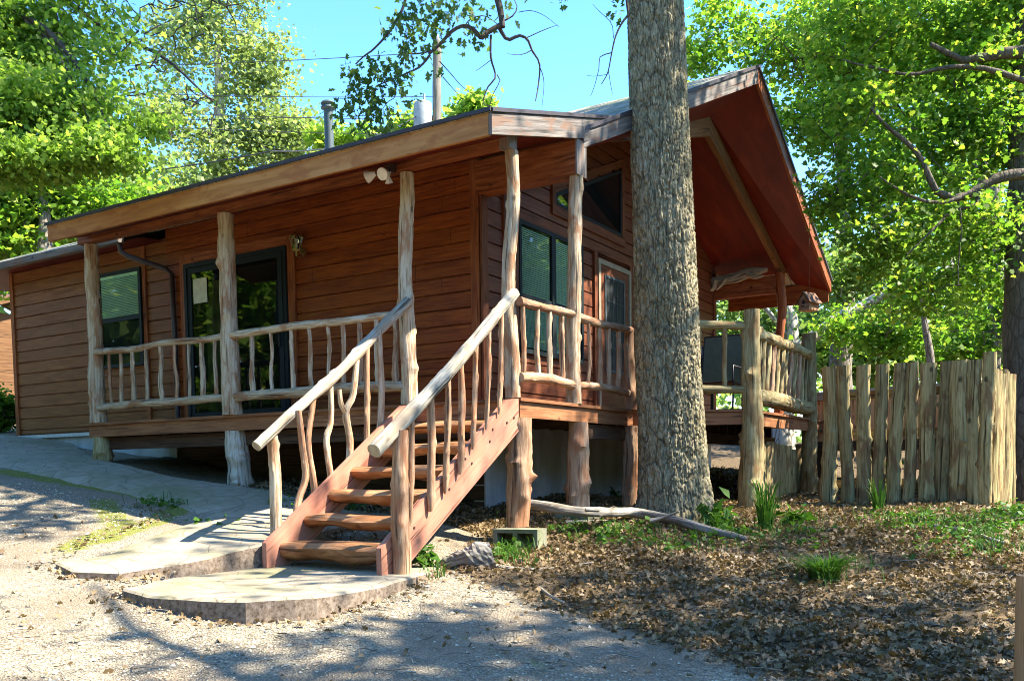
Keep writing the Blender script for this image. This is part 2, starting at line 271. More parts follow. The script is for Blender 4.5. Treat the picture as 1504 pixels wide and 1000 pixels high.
# ------------------------------------------------------------------ mesh helpers
class MB:
    def __init__(s): s.v = []; s.f = []; s.uv = []
    def add(s, verts, faces, uvs):
        o = len(s.v); s.v.extend([tuple(map(float, p)) for p in verts]); s.f.extend([tuple(i+o for i in f) for f in faces]); s.uv.extend(uvs); return s
    def poly(s, pts):
        P = [np.array(p, float) for p in pts]
        e = [P[(i+1) % len(P)]-P[i] for i in range(len(P))]; L = max(e, key=lambda q: q@q); L = L/np.linalg.norm(L)
        nrm = np.cross(P[1]-P[0], P[2]-P[0]); nrm /= max(np.linalg.norm(nrm), 1e-9); W = np.cross(nrm, L)
        return s.add(P, [tuple(range(len(P)))], [[(p@W, p@L) for p in P]])
    def hexa(s, b, t):     # bottom quad, top quad (matching order)
        n = len(b)
        s.poly(b[::-1]); s.poly(t)
        for i in range(n): s.poly([b[i], b[(i+1) % n], t[(i+1) % n], t[i]])
        return s
    def box(s, x0, x1, y0, y1, z0, z1):
        return s.hexa([(x0, y0, z0), (x1, y0, z0), (x1, y1, z0), (x0, y1, z0)], [(x0, y0, z1), (x1, y0, z1), (x1, y1, z1), (x0, y1, z1)])
    def beam(s, p0, p1, w, h, up=(0, 0, 1)):   # board between points; w sideways, h along up
        p0, p1, up = (np.array(q, float) for q in (p0, p1, up)); d = (p1-p0)/np.linalg.norm(p1-p0)
        sd = np.cross(d, up); sd /= np.linalg.norm(sd); u = np.cross(sd, d)
        q = [p0+sd*w/2*a+u*h/2*b for a, b in ((-1, -1), (1, -1), (1, 1), (-1, 1))]
        return s.hexa(q, [k+(p1-p0) for k in q])
    def slab(s, top, th):    # polygon extruded down by th
        return s.hexa([(x, y, z-th) for x, y, z in top], [tuple(p) for p in top])
    def cyl(s, p0, p1, r0, r1=None, seg=16): return s.tube([p0, p1], [r0, r0 if r1 is None else r1], seg)
    def tube(s, pts, radii, seg=10, cap=True):
        return s.log(pts, radii, seg, step=0, wob=0, rough=0, knots=0, cap=cap)
    def log(s, pts, radii, seg=12, step=.045, wob=.006, rough=.06, knots=0, flat=1., cap=True, seed=None, side=None, kn=.35):
        rg = np.random.default_rng(seed if seed is not None else RNG.integers(1 << 30))
        P = np.array(pts, float); rr = np.array(radii, float)
        if len(rr) == 2 and len(P) > 2: rr = np.linspace(rr[0], rr[1], len(P))
        seglen = np.r_[0, np.cumsum(np.linalg.norm(np.diff(P, axis=0), axis=1))]; L = seglen[-1]
        if step:
            n = max(3, int(L/step)); t = np.linspace(0, L, n)
            if len(P) > 2:
                Pn = np.empty((n, 3))
                ext = np.vstack([2*P[0]-P[1], P, 2*P[-1]-P[-2]])
                for i, tt in enumerate(t):
                    k = min(np.searchsorted(seglen, tt, 'right')-1, len(P)-2); u = (tt-seglen[k])/max(seglen[k+1]-seglen[k], 1e-9)
                    a, b, c, d = ext[k:k+4]
                    Pn[i] = .5*((2*b)+(-a+c)*u+(2*a-5*b+4*c-d)*u*u+(-a+3*b-3*c+d)*u**3)
            else: Pn = P[0]+(P[1]-P[0])*(t/L)[:, None]
            rr = np.interp(t, seglen, rr)
        else: Pn = P; t = seglen; n = len(P)
        T = np.gradient(Pn, axis=0); T /= np.linalg.norm(T, axis=1)[:, None]
        ref = np.array(side, float) if side is not None else (np.array([1., 0, 0]) if abs(T[0][0]) < .8 else np.array([0, 0, 1.]))
        U = np.empty_like(Pn)
        for i in range(n):
            u = ref-T[i]*(ref@T[i]); U[i] = u/np.linalg.norm(u); ref = U[i]
        V = np.cross(T, U)
        if wob:
            ph = rg.random(6)*6.28; fr = rg.uniform(1.5, 5, 6); am = wob*rg.uniform(.3, 1, 6)/(.4+fr*.25)
            wx = sum(am[k]*np.sin(fr[k]*t+ph[k]) for k in range(3)); wy = sum(am[k]*np.sin(fr[k]*t+ph[k]) for k in range(3, 6))
            Pn = Pn+U*wx[:, None]+V*wy[:, None]
        th = np.arange(seg)/seg*2*np.pi
        rm = np.ones((n, seg))
        if rough:
            for k in range(9):
                a = rough*rg.uniform(.25, .6); m = rg.integers(0, 5); fq = rg.uniform(1, 16); rm += a*.6*np.sin(m*th[None]+fq*t[:, None]+rg.random()*6.28)
            rm += rg.normal(0, rough*.22, (n, seg))
        for k in range(knots):
            t0 = rg.uniform(.05, .95)*L; a0 = rg.random()*6.28; sz = rg.uniform(.02, .04); dth = np.angle(np.exp(1j*(th-a0)))
            rm += kn*rg.uniform(.5, 1.2)*np.exp(-((t[:, None]-t0)/sz)**2-(dth[None]/.42)**2)
        rad_ = rr[:, None]*rm
        X = Pn[:, None]+U[:, None]*(np.cos(th)[None]*rad_)[..., None]+V[:, None]*(np.sin(th)[None]*rad_*flat)[..., None]
        o = len(s.v); s.v.extend(map(tuple, X.reshape(-1, 3).tolist()))
        circ = 2*np.pi*float(rr.mean()); u0 = rg.random()*5; v0 = rg.random()*5
        for i in range(n-1):
            for j in range(seg):
                j2 = (j+1) % seg
                s.f.append((o+i*seg+j, o+i*seg+j2, o+(i+1)*seg+j2, o+(i+1)*seg+j))
                ua, ub = u0+circ*j/seg, u0+circ*(j+1)/seg
                s.uv.append([(ua, v0+t[i]), (ub, v0+t[i]), (ub, v0+t[i+1]), (ua, v0+t[i+1])])
        if cap:
            s.f.append(tuple(o+j for j in range(seg))[::-1]); s.uv.append([(u0+.02*math.cos(q), v0+.02*math.sin(q)) for q in th][::-1])
            s.f.append(tuple(o+(n-1)*seg+j for j in range(seg))); s.uv.append([(u0+.02*math.cos(q), v0+.02*math.sin(q)) for q in th])
        return s
ORG = {}
def link(name, me, mat, parent=None, smooth=False):
    o = bpy.data.objects.new(name, me); COL.objects.link(o)
    if mat is not None: me.materials.append(MAT[mat] if isinstance(mat, str) else mat)
    if parent is not None: o.parent = parent
    if smooth: me.polygons.foreach_set('use_smooth', [True]*len(me.polygons))
    return o
def build(mb, name, mat, parent=None, smooth=False, base=None, auto=None):
    if parent is not None: org = ORG[parent.name]
    elif base is not None: org = np.array(base, float)
    else:
        v = np.array(mb.v); org = np.array([(v[:, 0].min()+v[:, 0].max())/2, (v[:, 1].min()+v[:, 1].max())/2, v[:, 2].min()])
    me = bpy.data.meshes.new(name); me.from_pydata([tuple(p) for p in (np.array(mb.v)-org)], [], mb.f)
    uv = me.uv_layers.new(name='UVMap'); flat = [c for f in mb.uv for p in f for c in p]; uv.data.foreach_set('uv', flat)
    o = link(name, me, mat, parent, smooth)
    if smooth: 
        try: me.set_sharp_from_angle(angle=rad(50))
        except Exception: pass
    ORG[o.name] = org
    if parent is None: o.location = org
    return o
def bevel(o, w=.006, seg=2):
    m = o.modifiers.new('bevel', 'BEVEL'); m.width = w; m.segments = seg; m.limit_method = 'ANGLE'; m.angle_limit = rad(40); return o
def tag(o, label=None, cat=None, group=None, kind=None):
    if label: o['label'] = label
    if cat: o['category'] = cat
    if group: o['group'] = group
    if kind: o['kind'] = kind
    return o
def thing(name, loc, label, cat, group=None):
    o = bpy.data.objects.new(name, None); o.empty_display_size = .2; COL.objects.link(o); o.location = loc; ORG[o.name] = np.array(loc, float)
    return tag(o, label, cat, group)
def fastmesh(name, V, nper, org=(0, 0, 0)):   # V: (N*nper,3), each nper verts one polygon
    V = np.asarray(V, np.float32)-np.asarray(org, np.float32); N = len(V)//nper
    me = bpy.data.meshes.new(name); me.vertices.add(len(V)); me.vertices.foreach_set('co', V.ravel())
    me.loops.add(len(V)); me.loops.foreach_set('vertex_index', np.arange(len(V), dtype=np.int32))
    me.polygons.add(N); me.polygons.foreach_set('loop_start', np.arange(0, len(V), nper, dtype=np.int32)); me.polygons.foreach_set('loop_total', np.full(N, nper, np.int32))
    me.update(calc_edges=True); return me
def fmesh(name, V, Fc, org=(0, 0, 0)):
    V = np.asarray(V, np.float32)-np.asarray(org, np.float32); Fc = np.asarray(Fc, np.int32); k = Fc.shape[1]
    me = bpy.data.meshes.new(name); me.vertices.add(len(V)); me.vertices.foreach_set('co', V.ravel())
    me.loops.add(Fc.size); me.loops.foreach_set('vertex_index', Fc.ravel())
    me.polygons.add(len(Fc)); me.polygons.foreach_set('loop_start', np.arange(0, Fc.size, k, dtype=np.int32)); me.polygons.foreach_set('loop_total', np.full(len(Fc), k, np.int32))
    me.update(calc_edges=True); return me

# ------------------------------------------------------------------ ground
GP = np.array([(4.58,-7.6,-1.02),(-.1,-3.4,-.375),(-1.7,-3.7,-.27),(.9,-2.0,-.38),(-.05,.1,-.17),(-1.2,1.2,.10),(-1.2,5,.12),(3.8,3.3,-.02),(1.3,6.2,.08),(0.9,2.2,-.02),
(-4.17,.1,.40),(-6.8,.1,.72),(-10.5,1.2,1.16),(-5,-4,.18),(-10,-6,.75),(9,0,-.45),(9,8,-.1),(10,-8,-1.2),(0,-10,-.95),(-3,-2.4,.08),(-16,2,1.6),(-1.8,-1.2,-.0),(-1.3,0.3,0.05)], float)
CO = np.linalg.lstsq(np.c_[np.ones(len(GP)), GP[:, :2]], GP[:, 2], rcond=None)[0]; RS = GP[:, 2]-np.c_[np.ones(len(GP)), GP[:, :2]]@CO
def zg(x, y):
    x = np.asarray(x, float); y = np.asarray(y, float)
    w_ = 1/((x[..., None]-GP[:, 0])**2+(y[..., None]-GP[:, 1])**2+.25)**1.5
    r = (w_*RS).sum(-1)/(w_.sum(-1)+.004)
    Rr = np.hypot(x, y); k = np.where(Rr > 16, 16/np.maximum(Rr, 1e-6), 1)
    return CO[0]+CO[1]*x*k+CO[2]*y*k+r
def gnd(u, v, off=0.):
    d = ray(u, v); t = np.linspace(2, 60, 6000); P = CAM+t[:, None]*d; b = P[:, 2] < zg(P[:, 0], P[:, 1])+off
    return P[np.argmax(b)]
def inpoly(x, y, poly):
    ins = np.zeros(np.shape(x), bool); n = len(poly)
    for i in range(n):
        x0, y0 = poly[i]; x1, y1 = poly[(i+1) % n]
        c = ((y0 > y) != (y1 > y)) & (x < (x1-x0)*(y-y0)/((y1-y0) or 1e-9)+x0); ins ^= c
    return ins
def pdist(x, y, poly, closed=True):
    d = np.full(np.shape(x), 1e9); n = len(poly)
    for i in range(n if closed else n-1):
        a = np.array(poly[i]); b = np.array(poly[(i+1) % n]); ab = b-a; t = np.clip(((x-a[0])*ab[0]+(y-a[1])*ab[1])/(ab@ab+1e-12), 0, 1)
        d = np.minimum(d, np.hypot(x-a[0]-t*ab[0], y-a[1]-t*ab[1]))
    return d
LIT = [(.2, -1.55), (1.0, -1.75), (2.3, -2.35), (3.5, -2.7), (6, -3.6), (14, -5), (400, -60), (400, 500), (-400, 500), (-400, 60), (-30, 9), (-11.2, 6), (-10.8, 1.6), (-1.2, 1.2), (-.3, -.2)]   # leaf-covered yard
MOSSL = [[gnd(*p)[:2] for p in l] for l in ([(0, 692), (90, 706), (190, 722), (270, 742), (215, 770), (150, 790)], [(150, 735), (180, 775), (110, 800)], [(420, 850), (500, 930)], [(680, 935), (810, 990)], [(640, 860), (700, 880)])]
def masks(x, y):
    d = pdist(x, y, LIT); lit = np.where(inpoly(x, y, LIT), .5+d*1.2, .5-d*1.2)
    lit = np.where((x > -6.9) & (x < -.1) & (y > .12) & (y < 1.3), 1., lit)  # ground under the deck takes the dark litter tone in place of shade
    ms = np.zeros_like(lit)
    for k, l in enumerate(MOSSL): ms = np.maximum(ms, (1.0 if k < 2 else .5)*np.exp(-(pdist(x, y, l, False)/(.22 if k < 2 else .3))**2))
    ms = np.maximum(ms, .55*np.exp(-(((x-3.2)**2)/3+((y-2.6)**2)/.5)))
    return np.clip(lit, 0, 1), ms
def axis(lo, hi, st, far):
    a = np.arange(lo, hi+1e-6, st); g = st; L = [lo]; H = [hi]
    while L[-1] > -far: g *= 1.35; L.append(L[-1]-g)
    g = st
    while H[-1] < far: g *= 1.35; H.append(H[-1]+g)
    return np.r_[L[:0:-1], a, H[1:]]
gx, gy = axis(-9, 6, .07, 400), axis(-7, 6, .07, 400)
X, Y = np.meshgrid(gx, gy, indexing='ij')
def vn(x, y, f, s):   # cheap value noise
    def h(i, j): q = np.sin(i*127.1+j*311.7+s*74.7)*43758.5453; return q-np.floor(q)
    x = x*f; y = y*f; i = np.floor(x); j = np.floor(y); a = x-i; b = y-j; a = a*a*(3-2*a); b = b*b*(3-2*b)
    return (h(i, j)*(1-a)+h(i+1, j)*a)*(1-b)+(h(i, j+1)*(1-a)+h(i+1, j+1)*a)*b-.5
lm, mm = masks(X, Y)
near = np.exp(-np.maximum(np.hypot(X, Y)-8, 0)/4)
Z = zg(X, Y)+near*((.02+.05*lm)*vn(X, Y, 1.6, 1)+(.012+.03*lm)*vn(X, Y, 5, 2)+.010*vn(X, Y, 11, 3))
LD = [(-1.55, -1.1), (-1.5, -2.9), (-1.25, -3.6), (-.75, -3.72), (-.24, -3.70), (.1, -3.58), (.40, -3.22), (.42, -2.6), (.24, -1.85), (.1, -1.4), (-.6, -1.15)]
Z = np.where(inpoly(X, Y, LD), np.minimum(Z, -.33), Z)
n0, n1 = X.shape; idx = np.arange(n0*n1).reshape(n0, n1)
me = fmesh('ground', np.stack([X, Y, Z], -1).reshape(-1, 3), np.stack([idx[:-1, :-1], idx[1:, :-1], idx[1:, 1:], idx[:-1, 1:]], -1).reshape(-1, 4))
for nm, arr in (('litter', lm), ('moss', mm)): me.attributes.new(nm, 'FLOAT', 'POINT').data.foreach_set('value', arr.ravel().astype(np.float32))
g = link('ground', me, 'ground', None, True); tag(g, kind='structure')

def drape(name, poly, off, th, mat, level=None, dens=.09):
    # concrete slab over a plan polygon, following the slope (or level), with a rough vertical edge
    P = [np.array(p[:2], float) for p in poly]; ring = []
    for i in range(len(P)):
        a, b = P[i], P[(i+1) % len(P)]; k = max(1, int(np.linalg.norm(b-a)/.12)); ring += [a+(b-a)*j/k for j in range(k)]
    ring = np.array(ring); ring = ring+RNG.normal(0, .007, ring.shape); n = len(ring); pl = [tuple(q) for q in ring]
    ctr = ring.mean(0); nx_ = np.roll(ring, -1, 0)-np.roll(ring, 1, 0); inn = np.c_[-nx_[:, 1], nx_[:, 0]]; inn /= np.linalg.norm(inn, axis=1)[:, None]
    area = np.sum(ring[:, 0]*np.roll(ring[:, 1], -1)-np.roll(ring[:, 0], -1)*ring[:, 1]); inn *= 1 if area > 0 else -1
    ring2 = ring+inn*.022
    A_, B_ = np.meshgrid(np.arange(ring[:, 0].min(), ring[:, 0].max(), dens), np.arange(ring[:, 1].min(), ring[:, 1].max(), dens), indexing='ij'); A_ = A_.ravel(); B_ = B_.ravel()
    k = inpoly(A_, B_, pl) & (pdist(A_, B_, pl) > .055); pts2 = np.vstack([ring2, np.c_[A_, B_][k]])
    from mathutils.geometry import delaunay_2d_cdt
    vo, eo, fo, *_ = delaunay_2d_cdt([Vector(q) for q in pts2], [(q, (q+1) % n) for q in range(n)], [], 1, 1e-5)
    V = np.array([tuple(q) for q in vo]); z = (zg(V[:, 0], V[:, 1])+off-(.13*np.exp(-(pdist(V[:, 0], V[:, 1], APL, False)/.30)**2) if name == 'path' else 0)) if level is None else np.full(len(V), level)
    z = z+.008*vn(V[:, 0], V[:, 1], 3, 5)
    zr_ = z[:n]-.014; top = np.c_[V, z]; rim = np.c_[ring, zr_]; low = np.c_[ring-inn*.006, zr_-th]; m0 = len(V)
    Fs = [tuple(f) for f in fo]+[(q, (q+1) % n, m0+(q+1) % n, m0+q)[::-1] for q in range(n)]+[(m0+q, m0+(q+1) % n, m0+n+(q+1) % n, m0+n+q)[::-1] for q in range(n)]
    if area < 0: Fs = Fs[:len(fo)]+[f[::-1] for f in Fs[len(fo):]]
    me = bpy.data.meshes.new(name); me.from_pydata(np.vstack([top, rim, low]).tolist(), [], Fs)
    o = link(name, me, mat); tag(o, kind='structure'); return o
APL = [(-11.5, -1.2), (-6.7, -1.32), (-4.27, -1.35), (-3.1, -1.55), (-2.65, -2.5), (-2.5, -2.95)]
ap = [(-11.5, 1.1), (-9, 1.15), (-6.6, -.02), (-4.0, -.1), (-2.7, -.05), (-1.5, -.3), (-1.36, -2.0), (-1.42, -2.75), (-1.62, -3.28), (-1.95, -3.45), (-2.25, -3.4), (-2.5, -3.0), (-2.65, -2.5), (-3.1, -1.55), (-4.27, -1.35), (-6.7, -1.32), (-11.5, -1.2)]
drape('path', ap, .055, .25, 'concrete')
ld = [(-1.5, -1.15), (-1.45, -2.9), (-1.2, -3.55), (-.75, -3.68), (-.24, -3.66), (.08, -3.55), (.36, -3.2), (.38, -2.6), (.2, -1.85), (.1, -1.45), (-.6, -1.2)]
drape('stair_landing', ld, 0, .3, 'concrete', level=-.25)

# ------------------------------------------------------------------ cabin
DT = 1.25
cabin = thing('log_cabin', (-5, 3, 0), 'reddish brown cedar cabin with log posts, a raised porch and a steep gable roof', 'cabin')
zc = lambda y: 5.55-.36*abs(y-5.3)          # porch ceiling under the gable
zr = lambda y: 6.07-.475*abs(y-5.3)         # main roof top
def lap_x(mb, x0, x1, y, z0, z1, h=.185):    # lap siding facing -y
    k = math.floor(z0/h)
    while k*h < z1:
        a, b = max(z0, k*h), min(z1, (k+1)*h)
        a2 = min(a+.017, b)
        mb.poly([(x0, y-.020, a2), (x1, y-.020, a2), (x1, y-.016, b), (x0, y-.016, b)]); mb.poly([(x0, y+.012, a2), (x1, y+.012, a2), (x1, y-.020, a2), (x0, y-.020, a2)]); mb.poly([(x0, y+.012, a), (x1, y+.012, a), (x1, y+.012, a2), (x0, y+.012, a2)]); mb.poly([(x0, y-.016, a), (x1, y-.016, a), (x1, y+.012, a), (x0, y+.012, a)]); k += 1
mb = MB(); lap_x(mb, -6.62, -1.24, 1.19, DT-.02, 4.12); build(mb, 'wall', 'siding', cabin)
mb = MB(); lap_x(mb, -10.51, -6.62, 1.19, DT-.03, 3.92); build(mb, 'wall', 'siding_end', cabin)
mb = MB(); h = .185; k = math.floor(1.22/h); xg = -1.22
def yr(z):                                   # gable outline at height z
    d = (5.62-z)/.36; return max(1.2, 5.3-d), min(9.02, 5.3+d)
while k*h < 5.6:
    a, b = max(1.22, k*h), min((k+1)*h, 5.6); (l0, r0), (l1, r1) = yr(a), yr(b)
    a2 = min(a+.017, b-.001); l2, r2 = yr(a2)
    mb.poly([(xg+.020, l2, a2), (xg+.020, r2, a2), (xg+.016, r1, b), (xg+.016, l1, b)]); mb.poly([(xg-.012, l2, a2), (xg-.012, r2, a2), (xg+.02, r2, a2), (xg+.02, l2, a2)][::-1]); mb.poly([(xg-.012, l0, a), (xg-.012, r0, a), (xg-.012, r2, a2), (xg-.012, l2, a2)]); mb.poly([(xg-.012, l0, a), (xg-.012, r0, a), (xg+.016, r0, a), (xg+.016, l0, a)]); k += 1
build(mb, 'wall', 'siding_gable', cabin)
mb = MB(); mb.box(-10.50, -10.44, 1.2, 8.9, 1.2, 3.9); mb.box(-10.4, -1.3, 8.95, 9.0, .1, 4.2); mb.box(-1.4, -1.26, 1.25, 8.95, 1.3, 3.9); build(mb, 'wall', 'siding_end', cabin)
def pieces(name, mat, par, boxes, bv=.004):
    for b in boxes: bevel(build(MB().box(*b), name, mat, par), bv)
pieces('corner_board', 'stain', cabin, [(-1.33, -1.215, 1.150, 1.169, DT, 4.1), (-10.6, -10.51, 1.150, 1.19, 1.2, 3.9), (-7.15, -7.07, 1.145, 1.169, DT, 3.87), (-10.56, -10.512, 1.195, 1.3, 1.2, 3.9)])
pieces('corner_board', 'gable_trim', cabin, [(-1.199, -1.172, 1.155, 1.28, DT, 4.08), (-1.199, -1.172, 1.63, 1.73, DT, 4.18), (-1.199, -1.172, 8.92, 9.04, DT, 4.15)])
pass
mb = MB(); mb.box(-10.56, -6.85, 1.145, 1.185, 1.16, 1.215); build(mb, 'flashing', 'flash', cabin)
build(MB().box(-10.45, -6.6, 1.21, 1.4, .2, 1.16), 'foundation', 'foundation', cabin); mb = MB(); mb.box(-1.40, -1.235, 1.25, 8.95, -.3, 1.18)
build(mb, 'foundation', 'foundation', cabin)
mb = MB(); lap_x(mb, -6.6, -1.25, 1.26, -.3, 1.21); build(mb, 'skirt_wall', 'darkwood', cabin)  # plank skirt, its colour darkened to carry the shade under the deck
# roofs
mb = MB(); PT = lambda y: 3.77+.28*(y+.55)
mb.slab([(-6.68, -.58, PT(-.58)), (.08, -.58, PT(-.58)), (.08, 2.3, PT(2.3)), (-6.68, 2.3, PT(2.3))], .035)
mb.slab([(-6.70, .95, zr(.95)), (.06, 1.25, zr(1.25)), (.70, 5.3, zr(5.3)), (-6.70, 5.3, zr(5.3))], .04)
mb.slab([(-6.70, 5.3, zr(5.3)), (.70, 5.3, zr(5.3)), (.70, 9.86, zr(9.86)), (-6.70, 9.86, zr(9.86))], .04)
mb.slab([(-12.2, .80, 3.97), (-6.72, .80, 3.97), (-6.72, 3.2, 5.02), (-12.2, 1.55, 4.30)], .04)
mb.slab([(-12.2, 1.55, 4.30), (-6.72, 3.2, 5.02), (-6.72, 9.2, 3.97), (-12.2, 9.2, 3.97)], .04)
roof = build(mb, 'roof', 'shingle', cabin)
mb = MB(); mb.beam((-6.70, -.595, PT(-.58)-.012), (.09, -.595, PT(-.58)-.012), .02, .035); mb.beam((.095, -.58, PT(-.58)-.014), (.095, 2.15, PT(2.15)-.014), .02, .035); mb.beam((.72, 5.3, zr(5.3)-.015), (.72, 9.86, zr(9.86)-.015), .02, .04); mb.beam((.08, 1.25, zr(1.25)-.012), (.72, 5.3, zr(5.3)-.012), .02, .04)
build(mb, 'drip_edge', 'edge', cabin)
mb = MB(); mb.box(-6.68, .05, -.575, -.535, 3.535, 3.742); bevel(build(mb, 'fascia', 'fascia', cabin), .004)
mb = MB(); zz = lambda y: PT(y)-.04
mb.hexa([(.052, -.575, 3.535), (.088, -.575, 3.535), (.088, 1.22, zz(1.22)-.205), (.052, 1.22, zz(1.22)-.205)], [(.052, -.575, zz(-.575)), (.088, -.575, zz(-.575)), (.088, 1.22, zz(1.22)), (.052, 1.22, zz(1.22))])
mb.hexa([(.053, 1.22, 3.99), (.087, 1.22, 3.99), (.087, 2.1, zz(2.1)-.1), (.053, 2.1, zz(2.1)-.1)], [(.053, 1.22, zz(1.22)-.001), (.087, 1.22, zz(1.22)-.001), (.087, 2.1, zz(2.1)), (.053, 2.1, zz(2.1))])
def rake(mb, p0, p1, d0, d1, w=.04):
    p0 = np.array(p0, float); p1 = np.array(p1, float); s_ = np.array([w, 0, 0]); dn0 = np.array([0, 0, -d0]); dn1 = np.array([0, 0, -d1])
    return mb.hexa([p0+dn0, p0+dn0+s_, p1+dn1+s_, p1+dn1], [p0, p0+s_, p1+s_, p1])
rake(mb, (.03, 1.25, zr(1.25)-.042), (.665, 5.28, zr(5.28)-.042), .17, .20)
bevel(build(mb, 'rake_board', 'grey_board', cabin), .004)
mb = MB(); rake(mb, (.665, 5.3, zr(5.3)-.042), (.665, 9.84, zr(9.84)-.042), .20, .20); mb.box(-1.2, .664, 9.80, 9.84, zr(9.84)-.40, zr(9.84)-.045)
bevel(build(mb, 'rake_board', 'stain', cabin), .004)
# soffits and ceilings
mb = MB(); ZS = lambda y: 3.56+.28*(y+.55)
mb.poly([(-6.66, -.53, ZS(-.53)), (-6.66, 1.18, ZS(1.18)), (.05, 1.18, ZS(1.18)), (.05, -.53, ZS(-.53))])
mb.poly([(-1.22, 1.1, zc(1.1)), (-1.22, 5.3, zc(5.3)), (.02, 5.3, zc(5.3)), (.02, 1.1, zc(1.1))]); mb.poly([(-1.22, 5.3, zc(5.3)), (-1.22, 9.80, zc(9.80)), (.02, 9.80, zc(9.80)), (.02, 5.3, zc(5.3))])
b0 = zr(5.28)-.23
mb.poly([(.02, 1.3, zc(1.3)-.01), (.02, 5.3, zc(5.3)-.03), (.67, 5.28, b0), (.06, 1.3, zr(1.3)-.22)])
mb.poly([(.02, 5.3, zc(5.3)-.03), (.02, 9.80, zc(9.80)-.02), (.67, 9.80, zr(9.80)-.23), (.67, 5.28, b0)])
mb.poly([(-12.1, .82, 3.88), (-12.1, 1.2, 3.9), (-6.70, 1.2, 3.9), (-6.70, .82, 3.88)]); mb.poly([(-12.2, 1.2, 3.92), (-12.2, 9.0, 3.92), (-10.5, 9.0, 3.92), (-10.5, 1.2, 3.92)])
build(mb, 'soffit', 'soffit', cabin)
mb = MB()
mb.hexa([(-.06, 1.22, 3.99), (.018, 1.22, 3.99), (.018, 5.3, 5.25), (-.06, 5.3, 5.25)], [(-.06, 1.22, zc(1.22)-.004), (.018, 1.22, zc(1.22)-.004), (.018, 5.3, zc(5.3)-.004), (-.06, 5.3, zc(5.3)-.004)])
mb.hexa([(-.06, 5.302, 5.25), (.018, 5.302, 5.25), (.018, 9.3, 3.94), (-.06, 9.3, 3.94)], [(-.06, 5.302, zc(5.3)-.004), (.018, 5.302, zc(5.3)-.004), (.018, 9.3, zc(9.3)-.004), (-.06, 9.3, zc(9.3)-.004)])
bevel(build(mb, 'rafter', 'brown_board', cabin), .004)
pieces('beam', 'stain', cabin, [(-6.86, -.16, -.05, .07, 3.625, 3.80), (-1.215, .05, 1.10, 1.30, 3.64, 3.99), (-1.2, -.05, 8.95, 9.1, 3.62, 3.93)], .006)
pieces('beam_end', 'grey_board', cabin, [(.052, .07, 1.09, 1.31, 3.63, 3.995), (-.16, -.05, -.062, .082, 3.60, 3.76)])
mb = MB(); mb.box(-12.2, -7.05, .70, .80, 3.84, 3.935); bevel(build(mb, 'gutter', 'grey_board', cabin), .015)
mb = MB(); mb.tube([(-7.12, .76, 3.88), (-7.1, .78, 3.72), (-7.03, .84, 3.66), (-6.52, 1.08, 3.46), (-6.45, 1.12, 3.38), (-6.44, 1.125, 2.4), (-6.44, 1.125, 1.3)], [.038]*7, 10); build(mb, 'downspout', 'brown_metal', cabin, True)
# stains of trim around doors
mb = MB(); mb.box(-6.30, -6.20, 1.135, 1.168, DT, 3.62); mb.box(-4.19, -4.07, 1.135, 1.168, DT, 3.62); mb.box(-6.199, -4.191, 1.135, 1.168, 3.49, 3.62); build(mb, 'door_trim', 'stain', cabin)
mb = MB(); mb.box(-1.20, -1.165, 1.86, 1.94, 1.9, 3.62); mb.box(-1.199, -1.166, 1.86, 5.5, 3.46+.09, 3.66); mb.box(-1.20, -1.165, 3.98, 4.07, DT, 3.549); mb.box(-1.20, -1.165, 5.16, 5.27, DT, 3.549); mb.box(-1.20, -1.166, 2.8, 5.0, 3.80, 3.92)
mb.box(-1.20, -1.165, 2.80, 2.885, 3.921, 4.12); mb.box(-1.20, -1.165, 4.90, 5.0, 3.921, 5.0); mb.beam((-1.183, 2.8, 4.135), (-1.183, 5.0, 5.02), .033, .1)
build(mb, 'window_trim', 'gable_trim', cabin)

def frame_x(mb, x0, x1, z0, z1, y0, y1, w):   # picture frame facing -y
    mb.box(x0, x0+w, y0, y1, z0, z1); mb.box(x1-w, x1, y0, y1, z0, z1); mb.box(x0+w, x1-w, y0, y1, z0, z0+w); mb.box(x0+w, x1-w, y0, y1, z1-w, z1)
def frame_y(mb, y0, y1, z0, z1, x0, x1, w):
    mb.box(x0, x1, y0, y0+w, z0, z1); mb.box(x0, x1, y1-w, y1, z0, z1); mb.box(x0, x1, y0+w, y1-w, z0, z0+w); mb.box(x0, x1, y0+w, y1-w, z1-w, z1)
# bedroom window
mb = MB(); frame_x(mb, -8.18, -7.16, 2.16, 3.58, 1.115, 1.17, .05); mb.box(-8.13, -7.21, 1.12, 1.16, 2.84, 2.90)
win = bevel(build(mb, 'window', 'black_frame', cabin), .004)
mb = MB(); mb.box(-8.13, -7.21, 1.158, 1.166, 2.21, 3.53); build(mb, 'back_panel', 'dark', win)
mb = MB()
for i in range(26): z = 2.915+i*.0235; mb.poly([(-8.12, 1.135, z), (-7.22, 1.135, z), (-7.22, 1.148, z+.021), (-8.12, 1.148, z+.021)])
mb.box(-8.12, -7.22, 1.130, 1.156, 3.49, 3.528); build(mb, 'blinds', 'blind', win)
mb = MB(); mb.poly([(-8.13, 1.128, 2.21), (-7.21, 1.128, 2.21), (-7.21, 1.128, 3.53), (-8.13, 1.128, 3.53)]); build(mb, 'pane', 'glass', win)
